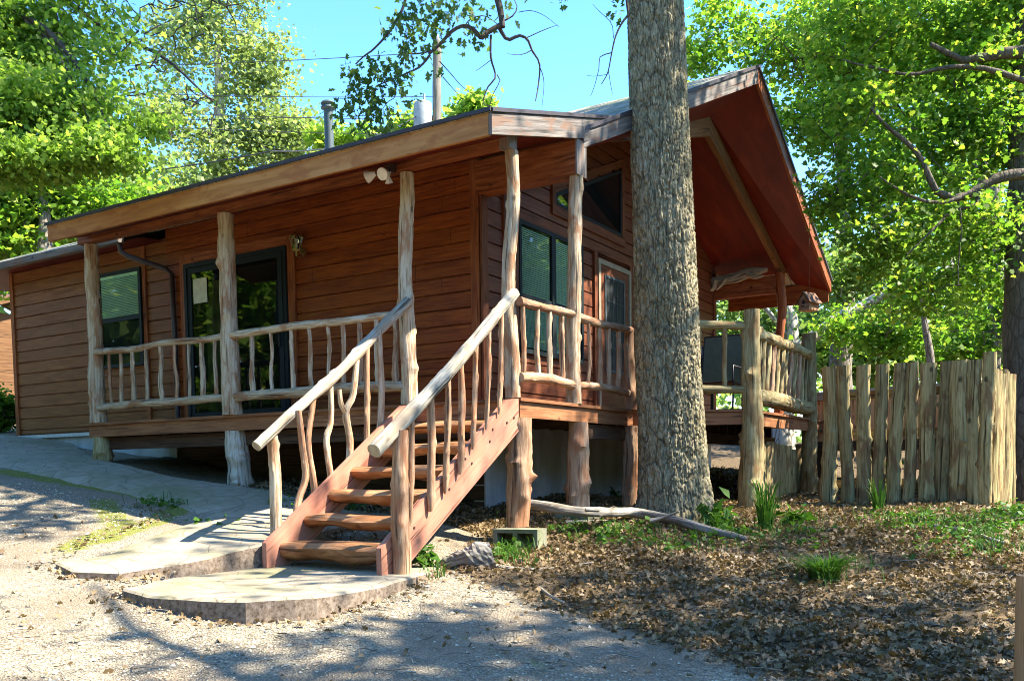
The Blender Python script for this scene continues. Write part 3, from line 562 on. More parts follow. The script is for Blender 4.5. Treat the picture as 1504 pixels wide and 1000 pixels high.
# sliding door
mb = MB(); frame_x(mb, -6.19, -4.2, DT+.02, 3.48, 1.11, 1.168, .055); frame_x(mb, -6.13, -5.16, DT+.08, 3.42, 1.125, 1.16, .075); frame_x(mb, -5.22, -4.26, DT+.081, 3.419, 1.100, 1.124, .075)
door = bevel(build(mb, 'sliding_door', 'black_frame', cabin), .004)
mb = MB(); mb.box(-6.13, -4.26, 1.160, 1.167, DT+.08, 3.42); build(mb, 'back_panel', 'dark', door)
mb = MB()
for i in range(14):
    x = -5.78+i*.04; mb.poly([(x, 1.145+.008*(i % 2), DT+.16), (x+.04, 1.145+.008*((i+1) % 2), DT+.16), (x+.04, 1.145+.008*((i+1) % 2), 3.2), (x, 1.145+.008*(i % 2), 3.2)])
build(mb, 'curtain', 'curtain', door)
mb = MB(); mb.poly([(-6.05, 1.135, DT+.16), (-5.24, 1.135, DT+.16), (-5.24, 1.135, 3.34), (-6.05, 1.135, 3.34)]); mb.poly([(-5.14, 1.112, DT+.16), (-4.34, 1.112, DT+.16), (-4.34, 1.112, 3.34), (-5.14, 1.112, 3.34)]); build(mb, 'pane', 'glass_dark', door)
mb = MB(); mb.box(-6.0, -5.72, 1.118, 1.122, 2.92, 3.26); build(mb, 'notice', 'paper', door)
mb = MB(); mb.box(-4.33, -4.30, 1.07, 1.10, 2.2, 2.45); bevel(build(mb, 'handle', 'black_metal', door), .006)
# gable window pair
mb = MB(); frame_y(mb, 1.95, 3.62, 1.97, 3.55, -1.20, -1.155, .05); mb.box(-1.20, -1.15, 2.74, 2.84, 2.021, 3.499); mb.box(-1.195, -1.16, 2.0, 2.739, 2.60, 2.68); mb.box(-1.195, -1.16, 2.841, 3.57, 2.60, 2.68)
win2 = bevel(build(mb, 'window', 'black_frame', cabin), .004)
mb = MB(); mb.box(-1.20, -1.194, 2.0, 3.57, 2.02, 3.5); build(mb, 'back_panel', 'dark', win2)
mb = MB()
for y0, y1 in ((2.02, 2.72), (2.86, 3.55)):
    for i in range(56): z = 2.05+i*.0255; mb.poly([(-1.176, y0, z), (-1.176, y1, z), (-1.186, y1, z+.019), (-1.186, y0, z+.019)])
build(mb, 'blinds', 'blind', win2)
mb = MB(); mb.poly([(-1.17, 2.0, 2.02), (-1.17, 3.57, 2.02), (-1.17, 3.57, 3.5), (-1.17, 2.0, 3.5)]); build(mb, 'pane', 'glass', win2)
# clerestory
mb = MB(); T0, T1 = 4.06, 4.88
mb.box(-1.20, -1.17, 2.89, 2.93, 3.925, T0+.01); mb.box(-1.20, -1.17, 4.85, 4.89, 3.925, T1); mb.box(-1.20, -1.17, 2.931, 4.849, 3.925, 3.965); mb.beam((-1.185, 2.93, T0), (-1.185, 4.85, T1-.03), .03, .045)
win3 = build(mb, 'window', 'black_frame', cabin)
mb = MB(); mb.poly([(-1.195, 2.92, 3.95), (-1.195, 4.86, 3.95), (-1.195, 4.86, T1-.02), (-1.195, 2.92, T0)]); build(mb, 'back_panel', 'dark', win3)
mb = MB(); mb.poly([(-1.18, 2.93, 3.96), (-1.18, 4.85, 3.96), (-1.18, 4.85, T1-.04), (-1.18, 2.93, T0-.01)]); build(mb, 'pane', 'glass_dark', win3)
# entry door
mb = MB(); mb.box(-1.2, -1.16, 4.14, 5.06, DT+.03, 3.40); ed = bevel(build(mb, 'entry_door', 'siding_gable', cabin), .004)
mb = MB(); frame_y(mb, 4.07, 5.16, DT+.01, 3.47, -1.2, -1.145, .065); build(mb, 'frame', 'beige', ed)
mb = MB(); mb.box(-1.16, -1.154, 4.30, 4.90, 1.95, 3.25); build(mb, 'pane', 'dark', ed)
mb = MB(); frame_y(mb, 4.27, 4.93, 1.92, 3.28, -1.16, -1.145, .035)
for i in range(1, 5): mb.box(-1.154, -1.149, 4.30+.12*i-.004, 4.30+.12*i+.004, 1.96, 3.24)
for i in range(1, 4): mb.box(-1.153, -1.148, 4.31, 4.89, 1.95+.325*i-.004, 1.95+.325*i+.004)
build(mb, 'grille', 'galv', ed)
mb = MB(); mb.cyl((-1.16, 5.0, 2.2), (-1.10, 5.0, 2.2), .025); mb.cyl((-1.10, 5.0, 2.2), (-1.08, 5.0, 2.2), .035); build(mb, 'handle', 'brass', ed, True)

# deck
C1, C2 = (1.2, 3.36), (1.2, 6.6)
mb = MB(); out = [(-6.90, -.02), (.02, -.02), (.02, 2.66), C1, C2, (1.2, 9.2), (-1.22, 9.2), (-1.22, 1.19), (-6.90, 1.19)]
mb.slab([(x, y, DT) for x, y in out], .032); deck = build(mb, 'deck', 'rim', cabin)
mb = MB()
def rimb(a, b, z1=DT-.033, h=.155, t=.035):
    a = np.array(a); b = np.array(b); d = (b-a)/np.linalg.norm(b-a); n = np.array([-d[1], d[0]])*t
    mb.hexa([(*a, z1-h), (*b, z1-h), (*(b+n), z1-h), (*(a+n), z1-h)], [(*a, z1), (*b, z1), (*(b+n), z1), (*(a+n), z1)])
rimb((-6.87, .01), (-.0355, .01)); rimb((-.01, .0101), (-.01, 2.66)); rimb((-.01, 2.66), (1.165, 3.37)); rimb((1.17, 3.38), (1.17, 6.58)); rimb((1.17, 6.58), (1.17, 9.1)); rimb((-6.87, 1.15), (-6.87, .05))
bevel(build(mb, 'rim_joist', 'rim', cabin), .004)
mb = MB()
for x in np.arange(-6.6, -.2, .4): mb.box(x, x+.04, .05, 1.2, DT-.20, DT-.034)
for y in np.arange(1.5, 9, .4): mb.box(-1.2, -.05, y, y+.04, DT-.20, DT-.034)
mb.box(-6.8, -.1, .12, .2, DT-.36, DT-.201); mb.box(-.14, -.06, 1.3, 9, DT-.36, DT-.201)
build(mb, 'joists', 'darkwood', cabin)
# posts: (upper: x,y,z0,z1,r0,r1)
def post(pts, r, mat='log', kn=8, wob=.014, seg=18, seed=None, rough=.075, step=.032):
    mb = MB(); mb.log(pts, r, seg, step, wob, rough, kn, seed=seed); return build(mb, 'post', mat, cabin, True)
def up(x, y, r0, r1, top=3.63, **k): return post([(x, y, DT), (x+random.uniform(-.015, .015), y, DT+1.2), (x+.01, y, top)], [r0, r1*1.03, r1], **k)
up(-6.73, .06, .115, .09, 3.62, seed=1); up(-4.09, .06, .118, .098, 3.62, seed=2); up(-1.40, .06, .088, .075, 3.62, seed=3); up(-.11, .05, .077, .064, 3.60, seed=4, kn=4)
up(-.03, 1.19, .088, .072, 3.64, seed=5, kn=4); post([(-.02, 2.6, DT), (-.02, 2.62, 2.2)], [.075, .06], 'redlog', seed=6); post([(0, 9.0, DT), (0.01, 9.0, 2.6), (0, 9.02, 3.96)], [.09, .075, .085], 'stain', seed=7, kn=7, wob=.03)
def low(x, y, r0, r1, z0, **k): return post([(x, y, z0), (x+.01, y, DT-.19)], [r0, r1], **k)
low(-6.72, .07, .13, .12, .6, mat='greenlog', seed=11); low(-4.08, .1, .145, .135, .3, mat='greylog', seed=12); low(-.08, .07, .115, .13, -.005, seed=13, kn=12, mat='redlog'); low(-.06, 1.31, .13, .11, .13, seed=14, kn=11, mat='redlog'); low(-.03, 2.62, .10, .10, -.1, mat='redlog', seed=15)
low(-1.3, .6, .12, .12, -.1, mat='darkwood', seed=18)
post([(1.20, 3.42, -.1), (1.21, 3.41, 1.2), (1.22, 3.4, 2.43)], [.158, .128, .095], 'greenlog', 9, .012, seed=16)
post([(1.15, 6.5, 0), (1.17, 6.45, 1.2), (1.15, 6.42, 2.5)], [.13, .105, .105], 'greenlog', 8, .02, seed=17)
# railings
def rail(kind, p0, p1, r, mat='log', par=None, wob=.007, seed=None):
    mb = MB(); p0 = np.array(p0, float); p1 = np.array(p1, float); m = (p0+p1)/2+np.array([0, 0, random.uniform(-.01, .015)])
    mb.log([p0, m, p1], [r*1.08, r, r*.95], 12, .036, wob, .10, 7, seed=seed); return build(mb, kind, mat, par, True)
def bal(par, p0, p1, r=.025, mat='log', bend=.007, mid=None, seed=None):
    mb = MB(); p0 = np.array(p0, float); p1 = np.array(p1, float)
    pts = [p0, *( [np.array(q, float) for q in mid] if mid is not None else [(p0*2+p1)/3+RNG.normal(0, bend, 3), (p0+p1*2)/3+RNG.normal(0, bend, 3)]), p1]
    mb.log(pts, [r*1.05, r*.92], 9, .032, .005, .13, 5, seed=seed, kn=.45); return build(mb, 'baluster', mat, par, True)
def railing(p0, p1, bs, ztop=2.185, zbot=1.455, rt=.042, rb=.048, mats=('log', 'redlog'), mat='log', rs=None, y=0., lean=0):
    mb = MB(); p0 = np.array(p0, float); p1 = np.array(p1, float)
    m = (p0+p1)/2; mb.log([(*p0, zbot), (*m, zbot+.012), (*p1, zbot-.005)], [rb, rb*1.1, rb], 12, .045, .008, .1, 4)
    rl = build(mb, 'railing', mat, cabin, True)
    rail('top_rail', (*p0, ztop), (*p1, ztop+.01), rt, mat, rl, .009)
    d = p1-p0; L = np.linalg.norm(d)
    for i, q in enumerate(bs):
        b = p0+d*q
        bal(rl, (b[0], b[1], zbot+.03), (b[0]+lean*d[0]/L, b[1]+lean*d[1]/L, ztop-.02), random.choice([.021, .025, .029, .031]) if rs is None else rs, mats[0] if random.random() < .6 else mats[1])
    return rl
B1 = [-6.39, -6.15, -5.91, -5.63, -5.33, -5.06, -4.81, -4.56, -4.32]; B2 = [-3.69, -3.37, -3.04, -2.76, -2.49, -2.27, -2.03, -1.79, -1.55]
railing((-6.66, .03), (-4.12, .03), [(x+6.66)/2.54 for x in B1])
railing((-4.05, .03), (-1.36, .03), [(x+4.05)/2.69 for x in B2], rb=.055)
railing((-.03, .06), (-.03, 1.18), [(y-.06)/1.12 for y in (.12, .41, .65, .91)], mat='redlog')
railing((-.03, 1.22), (-.03, 2.62), [(y-1.22)/1.4 for y in (1.51, 1.78, 2.03, 2.3)], mat='redlog', mats=('redlog', 'redlog'), rt=.045, rb=.04)
railing((.05, 2.70), (1.16, 3.36), [.3, .56, .80], 2.235, 1.49, .055, .05, ('greenlog', 'greenlog'), 'greenlog', .03)
railing((1.2, 3.5), (1.16, 6.4), [.04+i*.079 for i in range(12)], 2.17, 1.40, .075, .10, ('greenlog', 'redlog'), 'greenlog', .04, lean=.12)

# ------------------------------------------------------------------ staircase
st = thing('staircase', (-.65, -1.1, -.25), 'salmon painted wooden stair with split log treads and bare log handrails', 'staircase')
def stringer(x0, x1):
    pr = [(-2.12, -.246), (-1.86, -.246), (-.03, .93), (-.03, 1.238), (-.22, 1.22), (-2.12, -.035)]
    mb = MB(); mb.hexa([(x0, y, z) for y, z in pr], [(x1, y, z) for y, z in pr]); return bevel(build(mb, 'stringer', 'salmon', st), .005)
stringer(-.05, 0.0); stringer(-1.31, -1.26)
for i in range(6):
    z = -.035+i*.2135; y = -1.93+i*.318; 
    mb = MB(); n = 22; xs = np.linspace(-1.255, -.055, n); rg = np.random.default_rng(50+i)
    ph = rg.random(4)*6.28; ft = .065+.012*np.sin(xs*5+ph[0])+.010*np.sin(xs*11+ph[1]); bt = .155+.02*np.sin(xs*3.5+ph[2])+.012*np.sin(xs*9+ph[3])+rg.normal(0, .004, n)
    if i > 0: bt *= .80
    prof = []
    for x, a, b in zip(xs, ft, bt):
        top = z+.006*math.sin(x*6+ph[1])
        prof.append([(x, y+.285, top), (x, y+.01-a*.25, top), (x, y-a*.62, top-.018), (x, y-a, top-.045), (x, y-a*.8, top-b*.7), (x, y+.03, top-b), (x, y+.16, top-b*.92), (x, y+.285, top-.05)])
    V = [p for r_ in prof for p in r_]; m = 8; Fc = []; U = []
    for a in range(n-1):
        for b in range(m):
            b2 = (b+1) % m; Fc.append((a*m+b, (a+1)*m+b, (a+1)*m+b2, a*m+b2)); U.append([(b*.04, xs[a]), (b*.04, xs[a+1]), ((b+1)*.04, xs[a+1]), ((b+1)*.04, xs[a])])
    Fc.append(tuple(range(m))); U.append([(q*.02, 0) for q in range(m)]); Fc.append(tuple((n-1)*m+q for q in range(m))[::-1]); U.append([(q*.02, 0) for q in range(m)])
    mb.add(V, Fc, U); build(mb, 'tread', 'tread', st, True)
def stlog(kind, pts, r, mat='log', seg=16, kn=7, wob=.012, rough=.08, seed=None):
    mb = MB(); mb.log(pts, r, seg, .04, wob, rough, kn, seed=seed); return build(mb, kind, mat, st, True)
stlog('handrail', [(.045, -2.22, .715), (.045, -1.15, 1.47), (.02, -.10, 2.23)], [.062, .057, .052], 'greylog', seed=31)
stlog('handrail', [(-1.335, -2.13, .785), (-1.34, -1.2, 1.41), (-1.34, -.02, 2.29)], [.046, .05, .055], 'greylog', seed=32, kn=7, rough=.1)
stlog('newel_post', [(.07, -1.95, -.25), (.065, -1.94, .3), (.07, -1.94, .88)], [.068, .074, .058], 'redlog', seed=33, kn=6)
stlog('newel_post', [(-1.37, -1.9, -.10), (-1.36, -1.9, .4), (-1.37, -1.91, .89)], [.055, .050, .048], 'log', seed=34, kn=8)
for (y0, z0), (y1, z1), r in [((-1.79, .12), (-1.76, 1.06), .024), ((-1.51, .22), (-1.48, 1.26), .034), ((-1.29, .36), (-1.26, 1.42), .027), ((-1.08, .52), (-1.06, 1.56), .030), ((-.86, .74), (-.83, 1.72), .024), ((-.64, .92), (-.62, 1.87), .022), ((-.42, 1.07), (-.40, 2.03), .023)]:
    mb = MB(); mb.log([(.028, y0, z0), (.035, y0+.005, z0+.12), (.045, (y0+y1)/2, (z0+z1)/2), (.045, y1, z1)], [r*.45, r, r*1.02, r*.9], 10, .028, .006, .14, 8, kn=.45); build(mb, 'baluster', 'redlog', st, True)
for q in [[(-1.71, .06), (-1.64, .3), (-1.55, .52), (-1.60, .8), (-1.66, 1.03)], [(-1.41, .25), (-1.44, .5), (-1.48, .83), (-1.42, 1.18)], [(-1.21, .40), (-1.25, .6), (-1.27, .85), (-1.2, 1.05), (-1.19, 1.3)], [(-.95, .58), (-.93, .85), (-1.0, 1.12), (-.9, 1.3), (-.82, 1.55)], [(-.72, .74), (-.70, 1.1), (-.67, 1.62)], [(-.49, .90), (-.47, 1.3), (-.49, 1.8)]]:
    q = q[:-1]+[(q[-1][0], .775+.713*(q[-1][0]+2.13))]; mb = MB(); r = random.choice([.026, .03, .033]); mb.log([(-1.335+RNG.normal(0, .012), y, z) for y, z in q], [r*1.1, r*.85], 9, .04, .006, .09, 4)
    if q[0][0] == -.95: mb.log([(-1.335, -1.0, 1.12), (-1.33, -1.07, 1.2), (-1.33, -1.09, 1.33)], [r*.8, r*.6], 8, .03, .004, .08, 1)
    build(mb, 'baluster', 'redlog' if q[0][0] in (-1.71, -1.41, -.72) else 'log', st, True)
for y, z in [(-.25, 1.0), (-.12, 1.05), (-.5, .93), (-.55, .82), (-.85, .62), (-.95, .66), (-1.2, .40), (-1.45, .33), (-1.7, .1), (-1.75, .16)]: build(MB().cyl((0, y, z), (.006, y, z), .012, seg=8), 'bolt', 'brown_metal', st)

# ------------------------------------------------------------------ fixtures on the cabin
t = thing('wall_lantern', (-3.92, 1.10, 3.26), 'brass carriage lantern on the cedar wall beside the sliding door', 'lantern')
mb = MB(); mb.cyl((-3.92, 1.168, 3.36), (-3.92, 1.15, 3.36), .05); mb.tube([(-3.92, 1.15, 3.36), (-3.92, 1.10, 3.29), (-3.92, 1.04, 3.30), (-3.92, 1.04, 3.35)], [.014]*4, 8); mb.cyl((-3.92, 1.04, 3.35), (-3.92, 1.04, 3.375), .05, .055, 6); mb.cyl((-3.92, 1.04, 3.535), (-3.92, 1.04, 3.58), .095, .03, 6); mb.cyl((-3.92, 1.04, 3.58), (-3.92, 1.04, 3.62), .018, .008, 8)
mb.cyl((-3.85, 1.08, 3.30), (-3.80, 1.06, 3.31), .02, .028, 10)
for k in range(6): a = k*math.pi/3; mb.cyl((-3.92+.052*math.cos(a), 1.04+.052*math.sin(a), 3.375), (-3.92+.088*math.cos(a), 1.04+.088*math.sin(a), 3.535), .005, seg=6)
build(mb, 'bracket', 'brass', t)
mb = MB(); mb.cyl((-3.92, 1.04, 3.376), (-3.92, 1.04, 3.534), .048, .084, 6); build(mb, 'glass_shade', 'glass', t)
mb = MB(); mb.cyl((-3.92, 1.04, 3.376), (-3.92, 1.04, 3.44), .014, .014, 8); build(mb, 'candle_bulb', 'white', t)
t = thing('flood_light', (-1.50, -.08, 3.5), 'twin white flood lamps with a motion sensor under the tan eave', 'flood light')
mb = MB(); mb.box(-1.49, -1.42, -.12, -.05, 3.60, 3.74); mb.tube([(-1.46, -.10, 3.62), (-1.52, -.15, 3.60), (-1.58, -.19, 3.585)], [.012]*3, 8); mb.tube([(-1.455, -.10, 3.62), (-1.45, -.16, 3.58)], [.012]*2, 8); bevel(build(mb, 'junction_box', 'brown_metal', t), .004)
for c, d in (((-1.62, -.21, 3.57), (-.75, -.30, -.30)), ((-1.445, -.20, 3.565), (.05, -.75, -.35))):
    c = np.array(c); d = np.array(d)/np.linalg.norm(d); mb = MB(); mb.tube([c-d*.05, c-d*.03, c+d*.03, c+d*.055, c+d*.062], [.022, .03, .058, .062, .045], 20); build(mb, 'lamp_head', 'white', t, True)
mb = MB(); mb.hexa([(-1.47, -.17, 3.47), (-1.41, -.18, 3.47), (-1.40, -.13, 3.48), (-1.46, -.12, 3.48)], [(-1.455, -.165, 3.53), (-1.425, -.17, 3.53), (-1.42, -.14, 3.53), (-1.45, -.135, 3.53)]); mb.cyl((-1.44, -.15, 3.53), (-1.45, -.11, 3.61), .01, seg=8); build(mb, 'motion_sensor', 'white', t)
v0 = on(482, 150, 'y', 4.0)
t = thing('vent_pipe', (v0[0], 4.0, 5.3), 'tall galvanised flue pipe with a round cap rising above the porch roof', 'vent pipe')
mb = MB(); mb.cyl((v0[0], 4, 5.2), (v0[0], 4, v0[2]-.16), .075, seg=20); build(mb, 'pipe', 'galv', t, True)
mb = MB(); z = v0[2]-.16; mb.tube([(v0[0], 4, z-.01), (v0[0], 4, z+.03), (v0[0], 4, z+.05), (v0[0], 4, z+.07), (v0[0], 4, z+.09), (v0[0], 4, z+.13), (v0[0], 4, z+.16)], [.078, .078, .12, .12, .10, .125, .10], 22); build(mb, 'cap', 'galv', t, True)
# driftwood ornament hung under the gable
dw = [on(u, v, 'y', 8.86) for u, v in ((1042, 414), (1060, 411), (1078, 408), (1096, 401), (1112, 398), (1127, 396))]
mb = MB(); mb.log(dw, [.065, .08, .095, .105, .08, .035], 12, .04, .01, .12, 3, flat=.5, seed=70, side=(0, 0, 1))
dq = lambda u, v, o=0: on(u, v, 'y', 8.84-o)
mb.log([dq(1052, 412), dq(1048, 424), dq(1042, 428), dq(1044, 437)], [.065, .045, .032, .014], 8, .03, .006, .1, 1)
mb.log([dq(1098, 402), dq(1110, 407, .04), dq(1122, 405, .06)], [.055, .035, .014], 8, .03, .006, .1, 1)
mb.log([dq(1066, 411), dq(1058, 420, .03), dq(1052, 426, .05)], [.045, .03, .014], 8, .03, .006, .1, 1)
tag(build(mb, 'driftwood_ornament', 'greylog', smooth=True), 'grey forked driftwood fixed to the eave beam under the red gable soffit', 'driftwood')
# bird house
bp = at(1188, 447, 14.2); t = thing('bird_house', bp-np.array([0, 0, .1]), 'small weathered wooden bird house hanging near the gable eave', 'bird house')
ra = R[0]*.80+R[2]*.60; ra[2] = 0; ra /= np.linalg.norm(ra); sa_ = np.array([-ra[1], ra[0], 0])
bw_ = lambda a, b, c: bp+ra*a+sa_*b+np.array([0, 0, c])
W_, L_ = .095, .13
mb = MB(); mb.hexa([bw_(-L_, -W_, -.1), bw_(L_, -W_, -.1), bw_(L_, W_, -.1), bw_(-L_, W_, -.1)], [bw_(-L_, -W_, .04), bw_(L_, -W_, .04), bw_(L_, W_, .04), bw_(-L_, W_, .04)])
mb.poly([bw_(-L_, -W_, .041), bw_(-L_, W_, .041), bw_(-L_, 0, .16)]); mb.poly([bw_(L_, W_, .041), bw_(L_, -W_, .041), bw_(L_, 0, .16)]); build(mb, 'body', 'redlog', t)
mb = MB()
for q_ in (-1, 1): mb.hexa([bw_(-L_-.03, q_*.13, -.005), bw_(L_+.03, q_*.13, -.005), bw_(L_+.03, 0, .165), bw_(-L_-.03, 0, .165)], [bw_(-L_-.03, q_*.135, .008), bw_(L_+.03, q_*.135, .008), bw_(L_+.03, 0, .185), bw_(-L_-.03, 0, .185)])
mb.cyl(bw_(0, 0, .18), (bp[0], bp[1], zr(bp[1])-.24), .004, seg=6); build(mb, 'roof', 'brown_board', t)
mb = MB(); mb.cyl(bw_(-L_-.001, 0, .02), bw_(-L_-.006, 0, .02), .03, seg=14); mb.cyl(bw_(-L_-.001, 0, -.04), bw_(-L_-.06, 0, -.04), .008, seg=8); build(mb, 'entrance_hole', 'dark', t)
# patio chair on the deck
t = thing('patio_chair', (.42, 4.3, DT), 'tall sling patio chair with a green grey seat on the deck behind the trunk', 'chair')
mb = MB(); cx, cy = .42, 4.45
for s in (-.3, .3):
    mb.tube([(cx+s, cy-.25, DT+.002), (cx+s, cy-.2, DT+.42), (cx+s, cy+.22, DT+.38), (cx+s, cy+.38, DT+1.1)], [.014]*4, 8); mb.tube([(cx+s, cy+.35, DT+.002), (cx+s, cy+.12, DT+.40)], [.014]*2, 8); mb.tube([(cx+s, cy-.24, DT+.42), (cx+s, cy-.24, DT+.62), (cx+s, cy+.25, DT+.62)], [.013]*3, 8)
mb.tube([(cx-.3, cy+.38, DT+1.1), (cx+.3, cy+.38, DT+1.1)], [.013]*2, 8); mb.tube([(cx-.3, cy-.21, DT+.42), (cx+.3, cy-.21, DT+.42)], [.013]*2, 8)
build(mb, 'frame', 'black_metal', t, True)
mb = MB(); mb.hexa([(cx-.29, cy+.205, DT+.40), (cx+.29, cy+.205, DT+.40), (cx+.29, cy+.212, DT+.40), (cx-.29, cy+.212, DT+.40)], [(cx-.29, cy+.365, DT+1.09), (cx+.29, cy+.365, DT+1.09), (cx+.29, cy+.372, DT+1.09), (cx-.29, cy+.372, DT+1.09)]); build(mb, 'backrest', 'sling', t)
mb = MB(); mb.hexa([(cx-.29, cy-.19, DT+.41), (cx+.29, cy-.19, DT+.41), (cx+.29, cy+.2, DT+.37), (cx-.29, cy+.2, DT+.37)], [(cx-.29, cy-.19, DT+.42), (cx+.29, cy-.19, DT+.42), (cx+.29, cy+.2, DT+.38), (cx-.29, cy+.2, DT+.38)]); build(mb, 'seat', 'sling', t)
# kettle grill-like cart seen between the balusters
t = thing('gas_grill', (.0, 5.4, DT), 'black gas grill cart standing on the deck near the gable wall', 'grill')
mb = MB(); mb.tube([(-.35, 5.5, DT+.88), (-.35, 5.5, DT+.98), (-.35, 5.5, DT+1.06), (-.35, 5.5, DT+1.1)], [.36, .36, .28, .1], 18)
bevel(build(mb, 'lid', 'black_metal', t, True), .01)
mb = MB(); mb.box(-.65, -.05, 5.2, 5.75, DT+.62, DT+.88); mb.box(-.05, .3, 5.25, 5.7, DT+.80, DT+.83); build(mb, 'firebox', 'black_metal', t)
for x, y in ((-.62, 5.24), (-.08, 5.24), (-.62, 5.7), (-.08, 5.7)): mb = MB(); mb.box(x-.02, x+.02, y-.02, y+.02, DT+.002, DT+.62); build(mb, 'leg', 'black_metal', t)

# ------------------------------------------------------------------ log fence
F0 = at(1212, 743, 12.2); F1 = at(1452, 753, 10.7); F2 = at(1488, 740, 12.3)
fence = thing('log_fence', ((F0[0]+F1[0])/2, (F0[1]+F1[1])/2, 0), 'tall fence of rough olive brown split slabs closing the yard beside the deck', 'fence')
fd = (F1-F0); fd[2] = 0; fl = np.linalg.norm(fd); fd /= fl
def fpx(u):     # point of the fence line at a picture column
    n = np.array([-fd[1], fd[0], 0]); d = ray(u, 700); t_ = ((F0-CAM)@n)/(d@n); return CAM+d*t_
BD = [(1220, 25, 540, 745), (1245, 19, 538, 743), (1269, 21, 538, 747), (1293, 20, 537, 744), (1316, 21, 535, 752), (1336, 18, 534, 755), (1361, 24, 535, 743), (1387, 21, 532, 753), (1410, 24, 531, 753), (1430, 22, 530, 750), (1449, 19, 519, 756)]
for i, (u, wpx, vt, vb) in enumerate(BD):
    p = fpx(u); dep = R[2]@(p-CAM); hz = 714-(u+1413)*.013
    zt = CAM[2]+(hz-vt)*dep/F; zb = CAM[2]-(vb-hz)*dep/F; wd = wpx*1.02*dep/F/2
    rg = np.random.default_rng(200+i); mb = MB(); nrm = np.array([fd[1], -fd[0], 0]); q = p+nrm*rg.uniform(.0, .03)
    mb.log([(q[0], q[1], zb-.04), (q[0]+rg.normal(0, .012), q[1], zb*.6+zt*.4), (q[0]+rg.normal(0, .012), q[1], zt)], [wd*1.06, wd*rg.uniform(.86, 1.12), wd*.95], 18, .04, .014, .075, 9, flat=.62, seed=300+i, side=fd, kn=.4)
    build(mb, 'fence_board', 'fence', fence, True)
d2 = F2-F1; d2[2] = 0; L2 = np.linalg.norm(d2); d2 /= L2
for i in range(8):
    p = F1+d2*(.14+i*.2)+np.array([.03, 0, 0]); mb = MB(); zt = 1.66+RNG.uniform(-.04, .05)
    mb.log([(p[0], p[1], -.06), (p[0], p[1], .9), (p[0], p[1], zt)], [.1, .092, .09], 12, .05, .012, .06, 5, flat=.42, seed=330+i, side=d2); build(mb, 'fence_board', 'fence', fence, True)
for z in (.30, .95, 1.45):
    a = F0-np.array([fd[1], -fd[0], 0])*.09; b = F1-np.array([fd[1], -fd[0], 0])*.09; mb = MB(); mb.beam((a[0], a[1], z), (b[0], b[1], z), .05, .10); build(mb, 'fence_rail', 'fence', fence)
a = fpx(1385); b = fpx(1452); nrm = np.array([fd[1], -fd[0], 0])*.08
mb = MB(); mb.beam((a[0]+nrm[0], a[1]+nrm[1], .0), (b[0]+nrm[0], b[1]+nrm[1], -.01), .08, .10); tag(build(mb, 'landscape_timber', 'fence'), 'short squared timber lying along the foot of the split slab fence', 'timber')
# skirting slabs below the deck
sk = thing('slab_skirting', (1.15, 5, 0), 'dark upright log slabs closing the gap under the raised deck corner', 'skirting')
for i in range(9):
    y = on(1110+i*9.2, 690, 'x', .95)[1]; mb = MB(); mb.log([(.95, y, -.05), (.95, y+.01, .4), (.95, y, .84+RNG.uniform(-.05, .05))], [.15, .14, .14], 12, .05, .01, .07, 5, flat=.35, seed=350+i, side=(0, 1, 0)); build(mb, 'slab', 'fence', sk, True)
# hot tub cabinet behind the fence
p = at(1310, 620, 13.6); hb = thing('hot_tub_cabinet', (p[0], p[1], .85), 'orange plank cabinet on dark sleepers behind the split slab fence', 'cabinet')
fx = fd; fy = np.array([-fd[1], fd[0], 0]); 
def ob(mb, u0, u1, v0, v1, z0, z1): 
    c = [p+fx*a+fy*b for a, b in ((u0, v0), (u1, v0), (u1, v1), (u0, v1))]; return mb.hexa([(q[0], q[1], z0) for q in c], [(q[0], q[1], z1) for q in c])
mb = MB()
for k in range(17): ob(mb, -1.25+k*.145, -1.25+k*.145+.14, -.012-(k % 2)*.004, .02, .92, 1.56)
for k in range(12): ob(mb, -1.27, -1.252, .03+k*.145, .03+k*.145+.14, .92, 1.56)
build(mb, 'plank_wall', 'orangewood', hb)
mb = MB(); ob(mb, -1.25, 1.2, .021, 1.9, .93, 1.55); build(mb, 'shell', 'orangewood', hb)
mb = MB(); ob(mb, -1.3, 1.25, -.05, 1.95, 1.57, 1.70); bevel(build(mb, 'cover', 'greylog', hb), .03)
mb = MB(); ob(mb, -1.3, 1.25, -.05, 1.95, .78, .915); build(mb, 'base_frame', 'darkwood', hb)
for a in (-1.2, -.2, .9):
    for b_ in (0, 1.6): build(ob(MB(), a, a+.14, b_, b_+.14, -.1, .78), 'footing', 'darkwood', hb)

# ------------------------------------------------------------------ bits on the ground
bl = MB(); x, y = .02, -.06; z0 = -.22
ca, sa = math.cos(.12), math.sin(.12)
def rb(mb, a, b, c, d, z0, z1): return mb.hexa([(x+u*ca-v*sa, y+u*sa+v*ca, z0) for u, v in ((a, c), (b, c), (b, d), (a, d))], [(x+u*ca-v*sa, y+u*sa+v*ca, z1) for u, v in ((a, c), (b, c), (b, d), (a, d))])
rb(bl, -.235, .235, -.10, -.065, z0, z0+.035); rb(bl, -.235, .235, -.10, .12, z0, z0+.034)
bl = MB()
for a, b in ((-.235, -.19), (-.022, .022), (.19, .235)): rb(bl, a, b, -.13, .10, z0, z0+.21)
rb(bl, -.19, .19, -.128, .098, z0+.172, z0+.209); rb(bl, -.19, .19, -.128, .098, z0, z0+.03); rb(bl, -.19, .19, .06, .097, z0+.031, z0+.171)
o = bevel(build(bl, 'cinder_block', 'cinder'), .006); tag(o, 'mossy hollow concrete block carrying the porch corner post', 'block')
